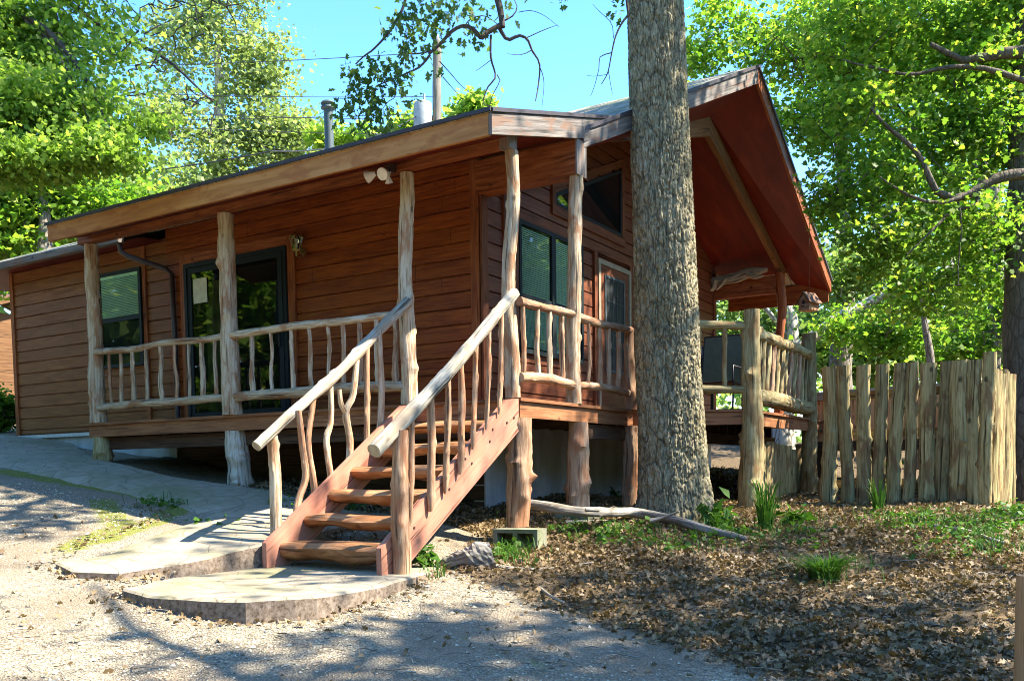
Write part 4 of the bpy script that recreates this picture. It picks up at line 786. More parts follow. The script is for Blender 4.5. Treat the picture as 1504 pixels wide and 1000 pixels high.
mb = MB(); mb.hexa([(-.28, 1.15, -.05), (.14, 1.15, -.05), (.14, 1.47, -.05), (-.28, 1.47, -.05)], [(-.27, 1.16, .128), (.13, 1.16, .128), (.13, 1.46, .128), (-.27, 1.46, .128)]); o = bevel(build(mb, 'footing_block', 'cinder'), .01); tag(o, 'flat concrete footing under the second porch post, half buried in leaves', 'block')
q = [gnd(770, 742)+np.array([.75, -.6, .22]), gnd(850, 755)+np.array([.35, -.3, .12]), gnd(930, 768)+np.array([0, 0, .12]), gnd(1010, 782)+np.array([0, 0, .09]), gnd(1096, 797)+np.array([0, 0, .04])]
q[0] = at(772, 738, 9.3); q[1] = at(850, 752, 9.3)
mb = MB(); mb.log(q, [.045, .052, .054, .048, .028], 14, .04, .012, .11, 9, seed=80); mb.log([at(955, 765, 9.35), at(975, 760, 9.3), at(997, 751, 9.2)], [.028, .018, .008], 8, .03, .01, .1, 1); mb.log([q[1]+np.array([.1, -.05, .03]), at(880, 750, 9.25)], [.02, .008], 7, .03, .005, .1)
tag(build(mb, 'fallen_branch', 'driftlog', smooth=True), 'long pale fallen branch leaning from the porch post across the leaf litter', 'branch')
lg = gnd(690, 838); mb = MB(); lx, ly, lz = .05, -1.12, -.26
rg = np.random.default_rng(81); A = np.array([lx-.02, ly-.42, lz+.02]); B = np.array([lx+.32, ly+.28, lz+.10])
mb.log([at(642, 838, 7.75), at(670, 828, 7.7), at(700, 822, 7.65), at(724, 815, 7.65)], [.06, .11, .125, .10], 20, .022, .008, .24, 4, flat=.72, seed=82)
tag(build(mb, 'weathered_log', 'driftlog'), 'chunk of grey splintered log lying beside the foot of the stairs', 'log')
for a, pts, r, lab in (('stick', [(720, 834), (770, 840), (815, 838)], .018, 'thin grey stick beside the splintered log'), ('stick', [(830, 775), (880, 770), (935, 768)], .025, 'thin brown stick lying below the long fallen branch'), ('stick', [(1370, 775), (1420, 782), (1480, 802)], .02, 'dark stick among the green weeds below the fence'), ('stick', [(790, 862), (815, 885), (830, 893)], .012, 'small bent twig at the edge of the gravel')):
    mb = MB(); mb.log([gnd(*p_)+np.array([0, 0, r+.015]) for p_ in pts], [r, r*.6], 8, .04, .02, .12, 2); tag(build(mb, a, 'greylog', smooth=True), lab, 'stick')
wp = at(1510, 900, 4.4); 
mb = MB(); mb.log([(wp[0], wp[1], -.7), (wp[0], wp[1], .03)], [.05, .048], 16, .03, .008, .05, 4, seed=90); tag(build(mb, 'wooden_post', 'orangewood', smooth=True), 'low wooden post standing in the leaves close to the camera', 'post')

# ------------------------------------------------------------------ vegetation helpers
RH = np.array([(0, 0), (.42, .5), (1, 0), (.42, -.5)]) - (.0, 0)
MAPLE = np.array([(0, .03), (-.05, .42), (.18, .28), (.35, .62), (.5, .3), (.72, .34), (1., 0), (.72, -.34), (.5, -.3), (.35, -.62), (.18, -.28), (-.05, -.42), (0, -.03)])
OAKL = np.array([(0, .03), (.2, .16), (.38, .30), (.46, .13), (.66, .32), (.74, .12), (1., 0), (.74, -.12), (.66, -.32), (.46, -.13), (.38, -.30), (.2, -.16), (0, -.03)])
def leafv(P, size, shape, rg, up=.8, droop=.25, fold=.22):
    N = len(P); nrm = rg.normal(0, 1, (N, 3)); nrm[:, 2] += up*2; nrm /= np.linalg.norm(nrm, axis=1)[:, None]
    d = rg.normal(0, 1, (N, 3)); d[:, 2] -= droop; d -= nrm*(d*nrm).sum(1)[:, None]; d /= np.linalg.norm(d, axis=1)[:, None]; e = np.cross(nrm, d)
    s = size*rg.uniform(.5, 1.5, N)[:, None, None]
    sx, sy = shape[:, 0], shape[:, 1]
    return (P[:, None]+s*(sx[None, :, None]*d[:, None]+sy[None, :, None]*e[:, None]+(np.abs(sy)*fold-.18*sx*sx)[None, :, None]*nrm[:, None])).reshape(-1, 3)
def crownpts(blobs, rg, sig, per, flat=.5):
    cs = []; 
    for (c, r, n) in blobs:
        r = np.broadcast_to(np.array(r, float), (3,)); u = rg.normal(0, 1, (n, 3)); u /= np.linalg.norm(u, axis=1)[:, None]
        cs.append(np.array(c)+u*r*(rg.random(n)**.45)[:, None])
    cs = np.vstack(cs); k = rg.integers(int(per*.5), int(per*1.5)+1, len(cs)); idx = np.repeat(np.arange(len(cs)), k)
    sg = sig*rg.uniform(.6, 1.4, len(cs))[idx][:, None]
    P = cs[idx]+rg.normal(0, 1, (len(idx), 3))*sg*np.array([1, 1, flat]); return cs, P
def tree(name, label, base, trunk, radii, limbs, blobs, leaf, bark, size, sig=.35, per=40, shape=RH, seed=0, group=None, twigs=1., cat='tree', up=.8, lr=None, flat=.5):
    rg = np.random.default_rng(seed); t = thing(name, base, label, cat, group); mb = MB()
    if trunk is not None: mb.log(trunk, radii, 18, .25, .02, .05, 3, seed=seed)
    anch = [np.array(q, float) for q in (trunk[len(trunk)//2:] if trunk is not None else [base])]
    for pts, r0, r1 in limbs:
        mb.log(pts, [r0, r1], 9, .18, .05, .07, 2, seed=int(rg.integers(1e6))); anch += [np.array(q, float) for q in pts[1:]]
    cs, P = crownpts(blobs, rg, sig, per, flat)
    A = [q for q in anch]; rem = sorted(range(len(cs)), key=lambda i_: np.linalg.norm(np.array(A)-cs[i_], axis=1).min())
    for i in rem:
        AA = np.array(A); d = np.linalg.norm(AA-cs[i], axis=1); a = AA[np.argmin(d)]; dd = d.min()
        if dd > 0 and rg.random() < twigs and dd < 12*sig:
            A.append(cs[i])
            m = (a+cs[i])/2+rg.normal(0, .12*dd, 3); rr = lr or .012; mb.tube([a, m, cs[i]], [rr*1.3, rr, rr*.6], 5, False)
    build(mb, 'trunk', bark, t, True)
    P = P[~((P[:, 0] < 1.1) & (P[:, 0] > -12.3) & (P[:, 1] > -.8) & (P[:, 1] < 10.3) & (P[:, 2] < 6.8))]
    V = leafv(P, size, shape, rg, up); me = fastmesh('crown', V, len(shape), ORG[t.name]); link('crown', me, leaf, t)
    return t
B = lambda u, v, d, rpx, n, ry=None: (at(u, v, d), (rpx*d/F, rpx*d/F, (ry or rpx)*d/F), n)
def G0(u, v, d): q = at(u, v, d); return np.array([q[0], q[1], float(zg(q[0], q[1]))-.05])
# foreground oak: displaced bark trunk
oak = thing('oak_tree', (.68, 2.28, -.05), 'big oak with thick plated grey bark in front of the porch', 'tree')
tc = [(-.3, (.70, 2.27)), (.45, (.63, 2.34)), (1.6, (.575, 2.35)), (3.16, (.52, 2.36)), (5.82, (.40, 2.38)), (9, (.2, 2.4)), (12, (.0, 2.4))]
zs = np.arange(-.3, 7.2, .0075); nt_ = 330; th = np.arange(nt_)/nt_*2*np.pi
cxs = np.interp(zs, [a for a, _ in tc], [b[0] for _, b in tc]); cys = np.interp(zs, [a for a, _ in tc], [b[1] for _, b in tc])
rz = np.interp(zs, [-.3, -.05, .2, .6, 1.4, 3.2, 5.9, 7.2], [.70, .48, .41, .382, .36, .335, .298, .28])
Zg, Tg = np.meshgrid(zs, th, indexing='ij')
fl_ = 1+.22*np.exp(-(Zg+.3)/.30)*np.sin(Tg*5+1)+.012*np.sin(Tg*3+Zg*1.1)+.010*np.sin(Tg*7-Zg*2.3)
def worley(u, v, nu, seed):     # u periodic with nu cells; returns F1,F2
    iu = np.floor(u).astype(int); iv = np.floor(v).astype(int); f1 = np.full(u.shape, 9.); f2 = np.full(u.shape, 9.)
    for a in (-1, 0, 1):
        for b in (-1, 0, 1):
            cu = iu+a; cv = iv+b; cw = np.mod(cu, nu)
            h1 = np.sin(cw*127.1+cv*311.7+seed)*43758.5453; h1 -= np.floor(h1); h2 = np.sin(cw*269.5+cv*183.3+seed*1.7)*43758.5453; h2 -= np.floor(h2)
            d = np.hypot(cu+h1-u, cv+h2-v); n1 = d < f1; f2 = np.where(n1, f1, np.minimum(f2, d)); f1 = np.where(n1, d, f1)
    return f1, f2
NU = 46; wobu = .55*vn(Tg*4, Zg, 5, 3)+.35*vn(Tg*4, Zg, 13, 4)
f1, f2 = worley(Tg/(2*np.pi)*NU+wobu, Zg*4.6+1.3*vn(Tg*3, Zg, 4, 9), NU, 1.)
e = np.clip((f2-f1)/.24, 0, 1); plate = e*e*(3-2*e)
f1b, f2b = worley(Tg/(2*np.pi)*NU*2+wobu*2, Zg*13, NU*2, 5.); eb = np.clip((f2b-f1b)/.3, 0, 1)
f1c, f2c = worley(Tg/(2*np.pi)*34+wobu*.9, Zg*1.5+.9*vn(Tg*3, Zg, 3, 12), 34, 9.); ec = np.clip((f2c-f1c)/.26, 0, 1); ec = ec*ec*(3-2*ec)
disp = .022*ec+.020*plate+.009*eb*plate+.006*vn(Tg*6, Zg, 22, 6)+.012*vn(Tg*2, Zg, 3, 8)
rr = rz[:, None]*fl_+disp-.034
Vt = np.stack([cxs[:, None]+rr*np.cos(Tg), cys[:, None]+rr*np.sin(Tg), Zg], -1).reshape(-1, 3)
idx = np.arange(len(zs)*nt_).reshape(len(zs), nt_); nx = np.roll(idx, -1, 1)
me = fmesh('trunk', Vt, np.stack([idx[:-1], nx[:-1], nx[1:], idx[1:]], -1).reshape(-1, 4), ORG[oak.name]); link('trunk', me, 'oak_bark', oak, True)
mb = MB(); rg = np.random.default_rng(5)
mb.log([(.33, 2.38, 7.0), (.2, 2.4, 9), (0, 2.4, 12), (.2, 2.3, 15)], [.31, .26, .18, .06], 18, .2, .02, .05, 3)
OL = [([(.25, 2.4, 8.2), (2.2, 1.2, 9.6), (5.2, -.6, 10.8)], .14, .03), ([(.2, 2.4, 9.), (2.0, 4.2, 10.4), (4.2, 5.5, 11.4)], .13, .03), ([(.2, 2.4, 8.6), (-1.0, .8, 10.0), (-1.6, -2, 11)], .12, .03), ([(.1, 2.4, 10.), (-2, 4, 12), (-3, 5, 13)], .1, .03), ([(.05, 2.4, 10.8), (1.5, 1.0, 12.5), (3, 0, 14)], .1, .03),
      ([(.2, 2.4, 7.6), (.1, 1.7, 7.4), (-.45, .85, 6.9), at(730, -60, 9.5), at(735, 40, 9.5)], .075, .030)]
for pts, a, b in OL: mb.log(pts, [a, b], 10, .12, .04, .06, 3)
def px(pts, d): return [at(u, v, d) for u, v in pts]
TW = [([(735, 40), (716, 52), (706, 60), (693, 46), (680, 42), (664, 50), (648, 66), (630, 80)], .026, .014), ([(630, 80), (616, 98), (598, 108), (578, 118), (555, 128)], .013, .006), ([(640, 72), (610, 78), (590, 76)], .009, .004), ([(555, 128), (520, 140), (498, 142)], .006, .003), ([(578, 118), (582, 140), (570, 150), (560, 165)], .006, .003), ([(735, 40), (746, 57), (762, 52), (774, 58), (781, 75), (792, 95), (790, 128), (786, 150)], .020, .005), ([(774, 56), (800, 45), (820, 38)], .006, .002), ([(781, 75), (766, 82), (745, 80)], .005, .002), ([(792, 92), (800, 120), (796, 158)], .005, .002),
      ([(722, 52), (722, 85), (728, 112), (716, 128), (709, 152), (722, 156)], .012, .004), ([(728, 112), (732, 120), (722, 140), (718, 158)], .006, .003), ([(722, 85), (706, 98), (698, 104)], .004, .002), ([(648, 88), (664, 106), (680, 126), (700, 142)], .006, .002), ([(650, 112), (664, 130), (678, 148)], .005, .002), ([(738, 34), (755, 25), (762, 10), (754, -8)], .009, .003), ([(762, 18), (780, 15), (800, 22), (822, 38)], .004, .002), ([(680, 42), (690, 28), (712, 24), (730, 36)], .007, .003),
      ([(600, -30), (590, 8), (576, 36), (566, 52), (548, 74), (536, 84), (524, 97)], .017, .007), ([(576, 36), (566, 32)], .005, .003), ([(568, 46), (576, 48)], .004, .002),
      ([(925, 20), (912, 36), (903, 56), (898, 80), (893, 108), (884, 125)], .012, .004), ([(903, 56), (899, 34), (880, 16), (870, 6)], .004, .002), ([(898, 78), (882, 84), (881, 100), (874, 128), (868, 142)], .006, .002), ([(893, 105), (897, 128), (899, 138)], .004, .002), ([(893, 110), (876, 112), (862, 110)], .003, .0015)]
for pts, a, b in TW: mb.log(px(pts, 9.5), [a, b], 7, .05, .012, .1, 1)
mb.log([(.2, 2.2, 7.0), (.3, 1.8, 6.3), at(925, 20, 9.5)], [.03, .012], 7, .08, .02, .08); mb.log([(.15, 2.3, 7.3), (-.7, 1., 6.6), at(600, -30, 9.5)], [.04, .018], 7, .08, .02, .08)
blobs = [((5.6, 1.6, 11.8), (2.6, 2.4, .8), 7), ((3.2, 2.2, 11.6), (2.2, 2.0, 1.1), 10), ((3.6, 4.9, 11.6), (2.2, 1.8, 1.2), 46), ((-1.4, -.9, 11.8), (1.8, 2.0, .8), 5), ((-2.2, 4.5, 13.6), (2, 2, 1.2), 10), ((1.2, 2.6, 14.), (2.4, 2.2, 1.3), 22), ((6.0, -1.6, 12.2), (2.2, 2., .8), 4)]  # unseen crown clumps, placed and thinned to dapple the sunlight
cs, P1 = crownpts(blobs, rg, .42, 70)
A = np.array([q for pts, _, _ in OL for q in pts[1:]])
for c in cs: a = A[np.argmin(np.linalg.norm(A-c, axis=1))]; mb.tube([a, (a+c)/2+rg.normal(0, .15, 3), c], [.02, .012, .005], 5, False)
build(mb, 'limbs', 'twig', oak, True)
vis = []
for u, v, r, n in [(610, 20, 26, 90), (640, 30, 24, 70), (600, 50, 26, 60), (660, 8, 22, 60), (690, 18, 22, 40), (565, 100, 14, 34), (545, 125, 26, 95), (525, 145, 22, 80), (580, 115, 20, 60), (560, 160, 20, 60), (540, 178, 20, 60), (515, 105, 14, 40), (572, 185, 18, 50), (600, 75, 22, 55), (640, 60, 10, 20), (500, 165, 12, 26), (575, 35, 18, 36), (740, 6, 22, 26), (690, 60, 20, 18), (708, 40, 12, 14), (830, -6, 14, 14), (905, 12, 12, 16), (640, 110, 8, 8), (595, 140, 14, 20)]:
    q = at(u, v, 9.5); s_ = r*9.5/F; vis.append(q+rg.normal(0, .6, (n, 3))*s_)
V = np.vstack([leafv(P1, .16, RH, rg, .5), ]); me = fastmesh('crown', V, 4, ORG[oak.name]); link('crown', me, 'oak_leaf', oak)
V = leafv(np.vstack(vis), .075, OAKL, rg, .3, 1.2); me = fastmesh('leaf_sprays', V, len(OAKL), ORG[oak.name]); link('leaf_sprays', me, 'oak_leaf', oak)

# maple reaching in over the drive
mt = at(-330, 500, 10.5); mz = float(zg(mt[0], mt[1])); mtop = at(-290, -150, 10.5)
lim = [([mtop, at(-60, -50, 10.3), at(70, 55, 10), at(140, 130, 9.8), at(165, 190, 9.6)], .06, .008), ([mtop, at(-80, -80, 10.6), at(90, 10, 10.6), at(200, 60, 10.4), at(320, 150, 10.2)], .06, .008), ([mtop, at(-120, 60, 10.2), at(-20, 140, 9.8), at(60, 215, 9.5)], .05, .008), ([mtop, at(-60, -160, 11), at(150, -60, 11), at(320, 0, 11)], .06, .01), ([at(70, 55, 10), at(110, 130, 9.7), at(140, 230, 9.5)], .012, .004), ([at(40, 30, 10), at(100, 95, 9.8), at(90, 150, 9.6)], .012, .004)]
bl_ = [B(20, 60, 10.4, 75, 60), B(120, 40, 10.6, 80, 46), B(30, 170, 9.9, 70, 70, 60), B(110, 160, 9.9, 60, 40), B(195, 105, 10.4, 70, 34), B(150, 225, 9.6, 35, 24, 25), B(60, 235, 9.6, 45, 40, 22), B(10, 245, 9.5, 30, 18, 18), B(240, 40, 10.8, 60, 26), B(275, 150, 10.4, 36, 12, 28), B(310, 20, 11, 50, 13, 34), B(235, 190, 10.2, 34, 18, 26), B(-100, 60, 10.5, 110, 60), B(60, -60, 10.8, 110, 50), B(250, -50, 11, 90, 30), B(300, 200, 10.2, 16, 6, 10)]
tree('maple_tree', 'bright yellow green maple whose drooping branches reach in over the drive', (mt[0], mt[1], mz), [(mt[0], mt[1], mz-.1), tuple((mt+mtop)/2), tuple(mtop), tuple(mtop+np.array([.2, .3, 3]))], [.28, .22, .17, .08], lim, bl_, 'maple_leaf', 'twig', .045, .20, 100, MAPLE, 11, up=.55, lr=.007, flat=.32)

# trees beyond
GRP = 'trees beyond the cabin'
def bg(label, u, d, vtop, blobs, leaf='blue_leaf', bark='bark', size=.2, r=.25, seed=0, sig=.5, per=60, path=None, limbs=(), name='broadleaf_tree', twigs=.6, shape=RH, lr=None):
    b = G0(u, 700, d); top = at(u, vtop, d)
    tr = path or [tuple(b), tuple(b*.5+top*.5+np.array([.15, .1, 0])), tuple(top)]
    return tree(name, label, tuple(b), tr, [r*1.15] + [r*.85]*(len(tr)-2)+[r*.3], list(limbs), blobs, leaf, bark, size, sig, per, shape, seed, GRP, twigs, lr=lr)
bg('large pale leaved tree rising behind the left end of the roof', 320, 34, 60, [B(300, 40, 34, 95, 46), B(385, 175, 34, 65, 42), B(330, 250, 33, 70, 30), B(250, 180, 33, 80, 26), B(428, 210, 34, 36, 24), B(330, -60, 34, 70, 34), B(380, 95, 34, 40, 22), B(240, 290, 32, 60, 26)], 'pale_leaf', 'pale_bark', .15, .4, 21, .50, 92)
bg('dark trunked tree standing behind the low wing roof', 58, 20, 240, [B(30, 270, 20, 60, 40), B(110, 285, 20.5, 55, 40), B(10, 345, 20, 45, 34), B(90, 320, 21, 40, 26), B(170, 290, 22, 50, 30), B(-60, 300, 20, 70, 40), B(20, 400, 22, 40, 24)], 'green_leaf', 'bark', .12, .24, 22, .35, 70)
bg('hazy far tree low between the two bigger crowns', 215, 45, 250, [B(200, 275, 45, 60, 22), B(280, 300, 45, 60, 24), B(130, 330, 45, 70, 40), B(30, 380, 45, 90, 50)], 'blue_leaf', 'pale_bark', .34, .3, 23, .8, 55)
bg('small yellow green treetop peeking over the porch roof beside the transformer pole', 697, 30, 150, [B(697, 160, 30, 17, 16), B(690, 185, 30, 26, 20)], 'maple_leaf', 'bark', .2, .12, 24, .3, 40)
bg('small yellow green treetop peeking over the roof near the flue pipe', 590, 32, 195, [B(605, 186, 32, 18, 12), B(480, 200, 32, 18, 12, 10), B(540, 205, 32, 30, 16, 14)], 'maple_leaf', 'bark', .2, .12, 25, .3, 40)
# right-hand trees
p0 = G0(1514, 740, 12.6); rt = at(1520, -20, 12.8)
lim = [(px([(1500, 80), (1455, 78), (1420, 84), (1366, 71)], 12.2), .085, .03), (px([(1510, 115), (1450, 108), (1390, 110), (1340, 112), (1290, 90), (1240, 82)], 12.2), .042, .010), (px([(1505, 265), (1450, 268), (1420, 280), (1380, 278), (1350, 240), (1310, 195), (1285, 155)], 12.2), .08, .018), (px([(1430, 280), (1380, 295), (1330, 285), (1290, 262)], 12.1), .035, .008), (px([(1440, 272), (1440, 300), (1412, 312)], 12.15), .032, .026), (px([(1386, 318), (1360, 350), (1336, 378)], 12.0), .02, .009), (px([(1412, 312), (1386, 318)], 12.1), .026, .02), (px([(1405, 292), (1415, 340), (1412, 420)], 12.1), .016, .006), (px([(1510, 20), (1450, -10), (1380, -30)], 13), .07, .03), ([tuple(rt), tuple(rt+np.array([.5, -2.5, 3.])), tuple(rt+np.array([1, -5, 4.5]))], .12, .04), ([tuple(rt), tuple(rt+np.array([2.5, -1, 3.])), tuple(rt+np.array([4.5, -3, 4.5]))], .12, .04)]
bl_ = [B(1300, 60, 13, 80, 34), B(1400, 150, 13, 80, 36), B(1250, 170, 12.8, 65, 22), B(1340, 250, 12.8, 75, 28), B(1420, 345, 12.6, 60, 26), B(1300, 350, 12.8, 55, 16), B(1450, 50, 13, 70, 28), B(1470, 200, 12.8, 50, 18), B(1180, 80, 13.4, 60, 18), B(1230, 280, 13, 36, 9), B(1360, 430, 12.8, 45, 12), B(1440, 420, 13.4, 36, 12), B(1560, 200, 14, 70, 14), B(1380, -60, 13, 120, 36), B(1250, -40, 13, 80, 18),
       ((10.6, 3.9, 11.), (2.5, 2.4, 1.3), 34), ((11.5, 6, 12.), (2.8, 2.8, 1.4), 36), ((7.8, 6.6, 12.5), (2.4, 2.2, 1.4), 50), ((7.9, 2.2, 11.4), (1.4, 1.4, .7), 6)]  # these last clumps are unseen, spread wide to shade the yard
tree('shade_tree', 'tall tree at the right edge with long horizontal dark limbs over the fence', tuple(p0), [tuple(p0), tuple(at(1512, 400, 12.6)), tuple(rt), tuple(rt+np.array([.2, 0, 4]))], [.36, .30, .26, .1], lim, bl_, 'green_leaf', 'limb_bark', .062, .27, 92, MAPLE, 31, up=.7, lr=.008, flat=.32)
bg('leaning pale limbed tree seen below the gable eave', 1150, 21, 430, [B(1110, 470, 22, 60, 30), B(1230, 400, 22, 50, 26), B(1330, 390, 22, 60, 26), B(1080, 430, 23, 40, 20)], 'blue_leaf', 'pale_bark', .12, .26, 32, .38, 80, limbs=[(px([(1153, 595), (1165, 480), (1150, 430), (1185, 380)], 21), .2, .05), (px([(1158, 520), (1186, 500), (1215, 472), (1300, 435), (1400, 390)], 21), .16, .09), (px([(1159, 500), (1120, 450), (1085, 430)], 21), .07, .03)], path=[tuple(G0(1150, 700, 21)), tuple(at(1152, 600, 21)), tuple(at(1160, 490, 21))])
bg('broad green tree filling the sky behind the gable peak', 1230, 24, 60, [B(1050, 40, 24, 55, 15), B(1150, 70, 24, 65, 26), B(1240, 130, 24, 75, 40), B(1180, 190, 24, 45, 18), B(1290, 230, 24, 60, 30), B(1330, 60, 24, 80, 36), B(1220, 310, 24, 40, 10), B(1240, 20, 24, 80, 22), B(1020, 95, 24, 22, 8)], 'green_leaf', 'bark', .125, .28, 33, .42, 92)
bg('sunlit yellow green tree between the gable and the right edge trunk', 1400, 28, 80, [B(1390, 100, 28, 90, 40), B(1430, 230, 28, 85, 38), B(1350, 320, 28, 75, 30), B(1450, 370, 28, 60, 24), B(1270, 390, 27, 40, 12), B(1490, 60, 28, 80, 26), B(1320, 465, 27, 55, 16), B(1440, 470, 27, 45, 9)], 'maple_leaf', 'bark', .145, .3, 34, .48, 92)
bg('slim far tree behind the fence', 1352, 17, 410, [B(1350, 440, 19, 40, 16), B(1300, 500, 19, 45, 24, 30), B(1230, 480, 20, 35, 16, 30)], 'green_leaf', 'bark', .10, .1, 35, .28, 66)
bg('thin double trunked tree beside the right edge trunk', 1450, 18, 100, [B(1440, 120, 18, 60, 22), B(1480, 460, 18, 40, 20), B(1430, 510, 18, 40, 16, 24)], 'green_leaf', 'bark', .10, .14, 36, .28, 66, limbs=[(px([(1450, 260), (1428, 100), (1432, 0)], 18), .11, .05), (px([(1450, 330), (1424, 160), (1430, 90)], 18), .05, .03)])
bg('hazy green tree low on the horizon behind the log fence', 1330, 40, 420, [B(1180, 500, 40, 70, 36, 50), B(1280, 520, 40, 70, 36, 50), B(1380, 510, 40, 80, 40, 60), B(1470, 520, 40, 80, 40, 60), B(1100, 520, 40, 70, 30, 50), B(1560, 500, 40, 80, 30), B(1240, 450, 40, 60, 20)], 'blue_leaf', 'pale_bark', .3, .25, 37, .7, 50)
bg('dense undergrowth tree right of the fence corner', 1510, 24, 520, [B(1500, 580, 24, 40, 40, 50), B(1540, 640, 22, 50, 40, 50), B(1490, 650, 24, 30, 26, 50), B(1570, 560, 24, 50, 30)], 'green_leaf', 'bark', .16, .12, 38, .4, 50)
rg = np.random.default_rng(77); P = []
for k in range(900):
    a = rg.uniform(-1.35, 1.25); rr_ = rg.uniform(52, 66); x_, y_ = CAM[0]+rr_*math.sin(a+YAW), CAM[1]+rr_*math.cos(a+YAW); z_ = float(zg(x_, y_)); P.append(np.array([x_, y_, z_])+np.array([0, 0, rg.uniform(-.3, 6.5)])+rg.normal(0, 1, (26, 3))*np.array([1.2, 1.2, .7]))
for k in range(2700):  # unseen ring of foliage around the camera, added to warm the ambient light
    a = rg.uniform(.62, 2*math.pi-.62); rr_ = rg.uniform(21, 27); x_, y_ = CAM[0]+rr_*math.sin(a+YAW), CAM[1]+rr_*math.cos(a+YAW)
    if a < 1.5 or a > 2*math.pi-1.0: x_, y_ = CAM[0]+(rr_+14)*math.sin(a+YAW), CAM[1]+(rr_+14)*math.cos(a+YAW)
    P.append(np.array([x_, y_, max(-1.5, float(zg(x_, y_)))])+np.array([0, 0, rg.uniform(-.3, 9.5)])+rg.normal(0, 1, (26, 3))*np.array([1., 1., .6]))
me = fastmesh('far_woods_and_fill_ring', leafv(np.vstack(P), .55, RH, rg, .6), 4); tag(link('far_woods_and_fill_ring', me, 'blue_leaf'), 'hazy belt of far woods closing the view between the trunks, plus an unseen ring added for the light', 'woods', kind='stuff')
# unseen trees added outside the view to shade the yard and fill the window reflections
tree('shade_tree', 'unseen leafy tree added to the right of the yard to shade the leaf litter', (9.5, -2.2, float(zg(9.5, -2.2))), [(9.5, -2.2, -.6), (9.4, -2.1, 4), (9.3, -2, 8), (9.2, -2, 12)], [.32, .27, .2, .08], [([(9.3, -2, 7), (7.5, -1, 9), (6, 0, 10)], .1, .03), ([(9.3, -2, 7.5), (10.5, -.5, 9.5), (11.5, 1, 10.5)], .1, .03), ([(9.3, -2, 7), (9, -4, 9), (8.4, -5, 10)], .1, .03)], [((11.6, -1.6, 10.5), (2.4, 2.8, 1.8), 38), ((11.6, 1.4, 10.5), (2.4, 2.2, 1.4), 38), ((8.4, -.6, 10.), (2.0, 1.8, .8), 4), ((10.2, -4.2, 10.5), (2.2, 2.0, 1.2), 20)], 'green_leaf', 'bark', .17, .42, 60, RH, 41, GRP)
tree('shade_tree', 'unseen leafy tree added across the drive to be mirrored in the sliding door', (-15, -10, float(zg(-15, -10))), [(-15, -10, 1), (-15, -10, 5), (-15, -10, 10)], [.4, .3, .1], [], [((-15, -10, 5.5), (4, 4, 4.4), 230), ((-10, -15, 5), (4, 4, 4.4), 190), ((-22, -9, 5.5), (4, 4, 4.5), 180)], 'green_leaf', 'bark', .26, .5, 60, RH, 42, GRP)
tree('shade_tree', 'unseen leafy tree added to be mirrored in the gable window', (11, 20, 0), [(11, 20, -.3), (11, 20, 5), (11, 20, 10)], [.4, .3, .1], [], [((11, 20, 6.5), (4.5, 4.5, 5), 260)], 'green_leaf', 'bark', .26, .5, 60, RH, 43, GRP)

# shrubs, grass and weeds
def shrub(name, label, blobs, leaf, size, seed, base, per=40, sig=.16):
    tree(name, label, base, None, None, [], blobs, leaf, 'twig', size, sig, per, RH, seed, None, .9, 'shrub', lr=.006, up=.6)
b = G0(8, 640, 17); shrub('leafy_shrub', 'green shrub growing beyond the far corner of the wing wall', [B(8, 605, 17, 28, 40, 30), B(-30, 600, 17, 40, 40, 36)], 'green_leaf', .10, 51, tuple(b))
def tuft(label, x, y, n, h, spread, seed, w_=.006):
    rg = np.random.default_rng(seed); z = float(zg(x, y)); V = []; K = 6
    for i in range(n):
        a = rg.random()*6.28; r = spread*.35*rg.random()**.5; bx_, by_ = x+r*math.cos(a), y+r*math.sin(a); a2 = a+rg.normal(0, .7); hh = h*rg.uniform(.55, 1.1); ln = spread*rg.uniform(.4, 1.2)
        d = np.array([math.cos(a2), math.sin(a2), 0]); e_ = np.array([-d[1], d[0], 0])
        pts = [np.array([bx_, by_, z-.02])+d*ln*t**1.7+np.array([0, 0, hh*(t*1.25-.55*t**2.6)]) for t in np.linspace(0, 1, K)]
        ws = w_*np.array([1, 1, .9, .7, .45, .08])
        for k in range(K-1): V += [pts[k]-e_*ws[k], pts[k]+e_*ws[k], pts[k+1]+e_*ws[k+1], pts[k+1]-e_*ws[k+1]]
    base = (x, y, z); me = fastmesh('grass_tuft', np.array(V), 4, base); o = link('grass_tuft', me, 'grass'); o.location = base; ORG[o.name] = np.array(base); tag(o, label, 'grass tuft'); return o
q = gnd(1212, 850); tuft('round tuft of long bright grass alone in the brown leaves', q[0], q[1], 260, .30, .30, 61)
q = gnd(1125, 780); tuft('tall grass blades at the foot of the mossy deck post', q[0], q[1], 70, .75, .22, 62, .009)
q = gnd(1062, 778); tuft('low grass tuft against the right side of the oak trunk', q[0], q[1], 70, .25, .25, 63)
q = gnd(1290, 752); tuft('thin grass growing at the bottom of the split slab fence', q[0], q[1], 40, .55, .15, 64)
def leafy(label, u, v, n, h, size, seed):
    rg = np.random.default_rng(seed); q = gnd(u, v); base = tuple(q); mb = MB(); P = []
    for i in range(n):
        a = rg.random()*6.28; l = h*rg.uniform(.4, 1); tip = q+np.array([math.cos(a)*l*.6, math.sin(a)*l*.6, l]); mb.tube([q, (q+tip)/2+np.array([0, 0, .1*l]), tip], [.005, .004, .002], 5, False)
        for k in range(6): P.append(q+(tip-q)*(.35+.65*k/5)+rg.normal(0, .035, 3))
    t = thing('leafy_weed', base, label, 'plant'); build(mb, 'stem', 'weed', t); V = leafv(np.array(P), size, RH*np.array([1, .8]), rg, .8, .4); link('leaves', fastmesh('leaves', V, 4, base), 'weed', t)
leafy('small bright seedling at the foot of the right stair stringer', 628, 828, 7, .18, .09, 71)
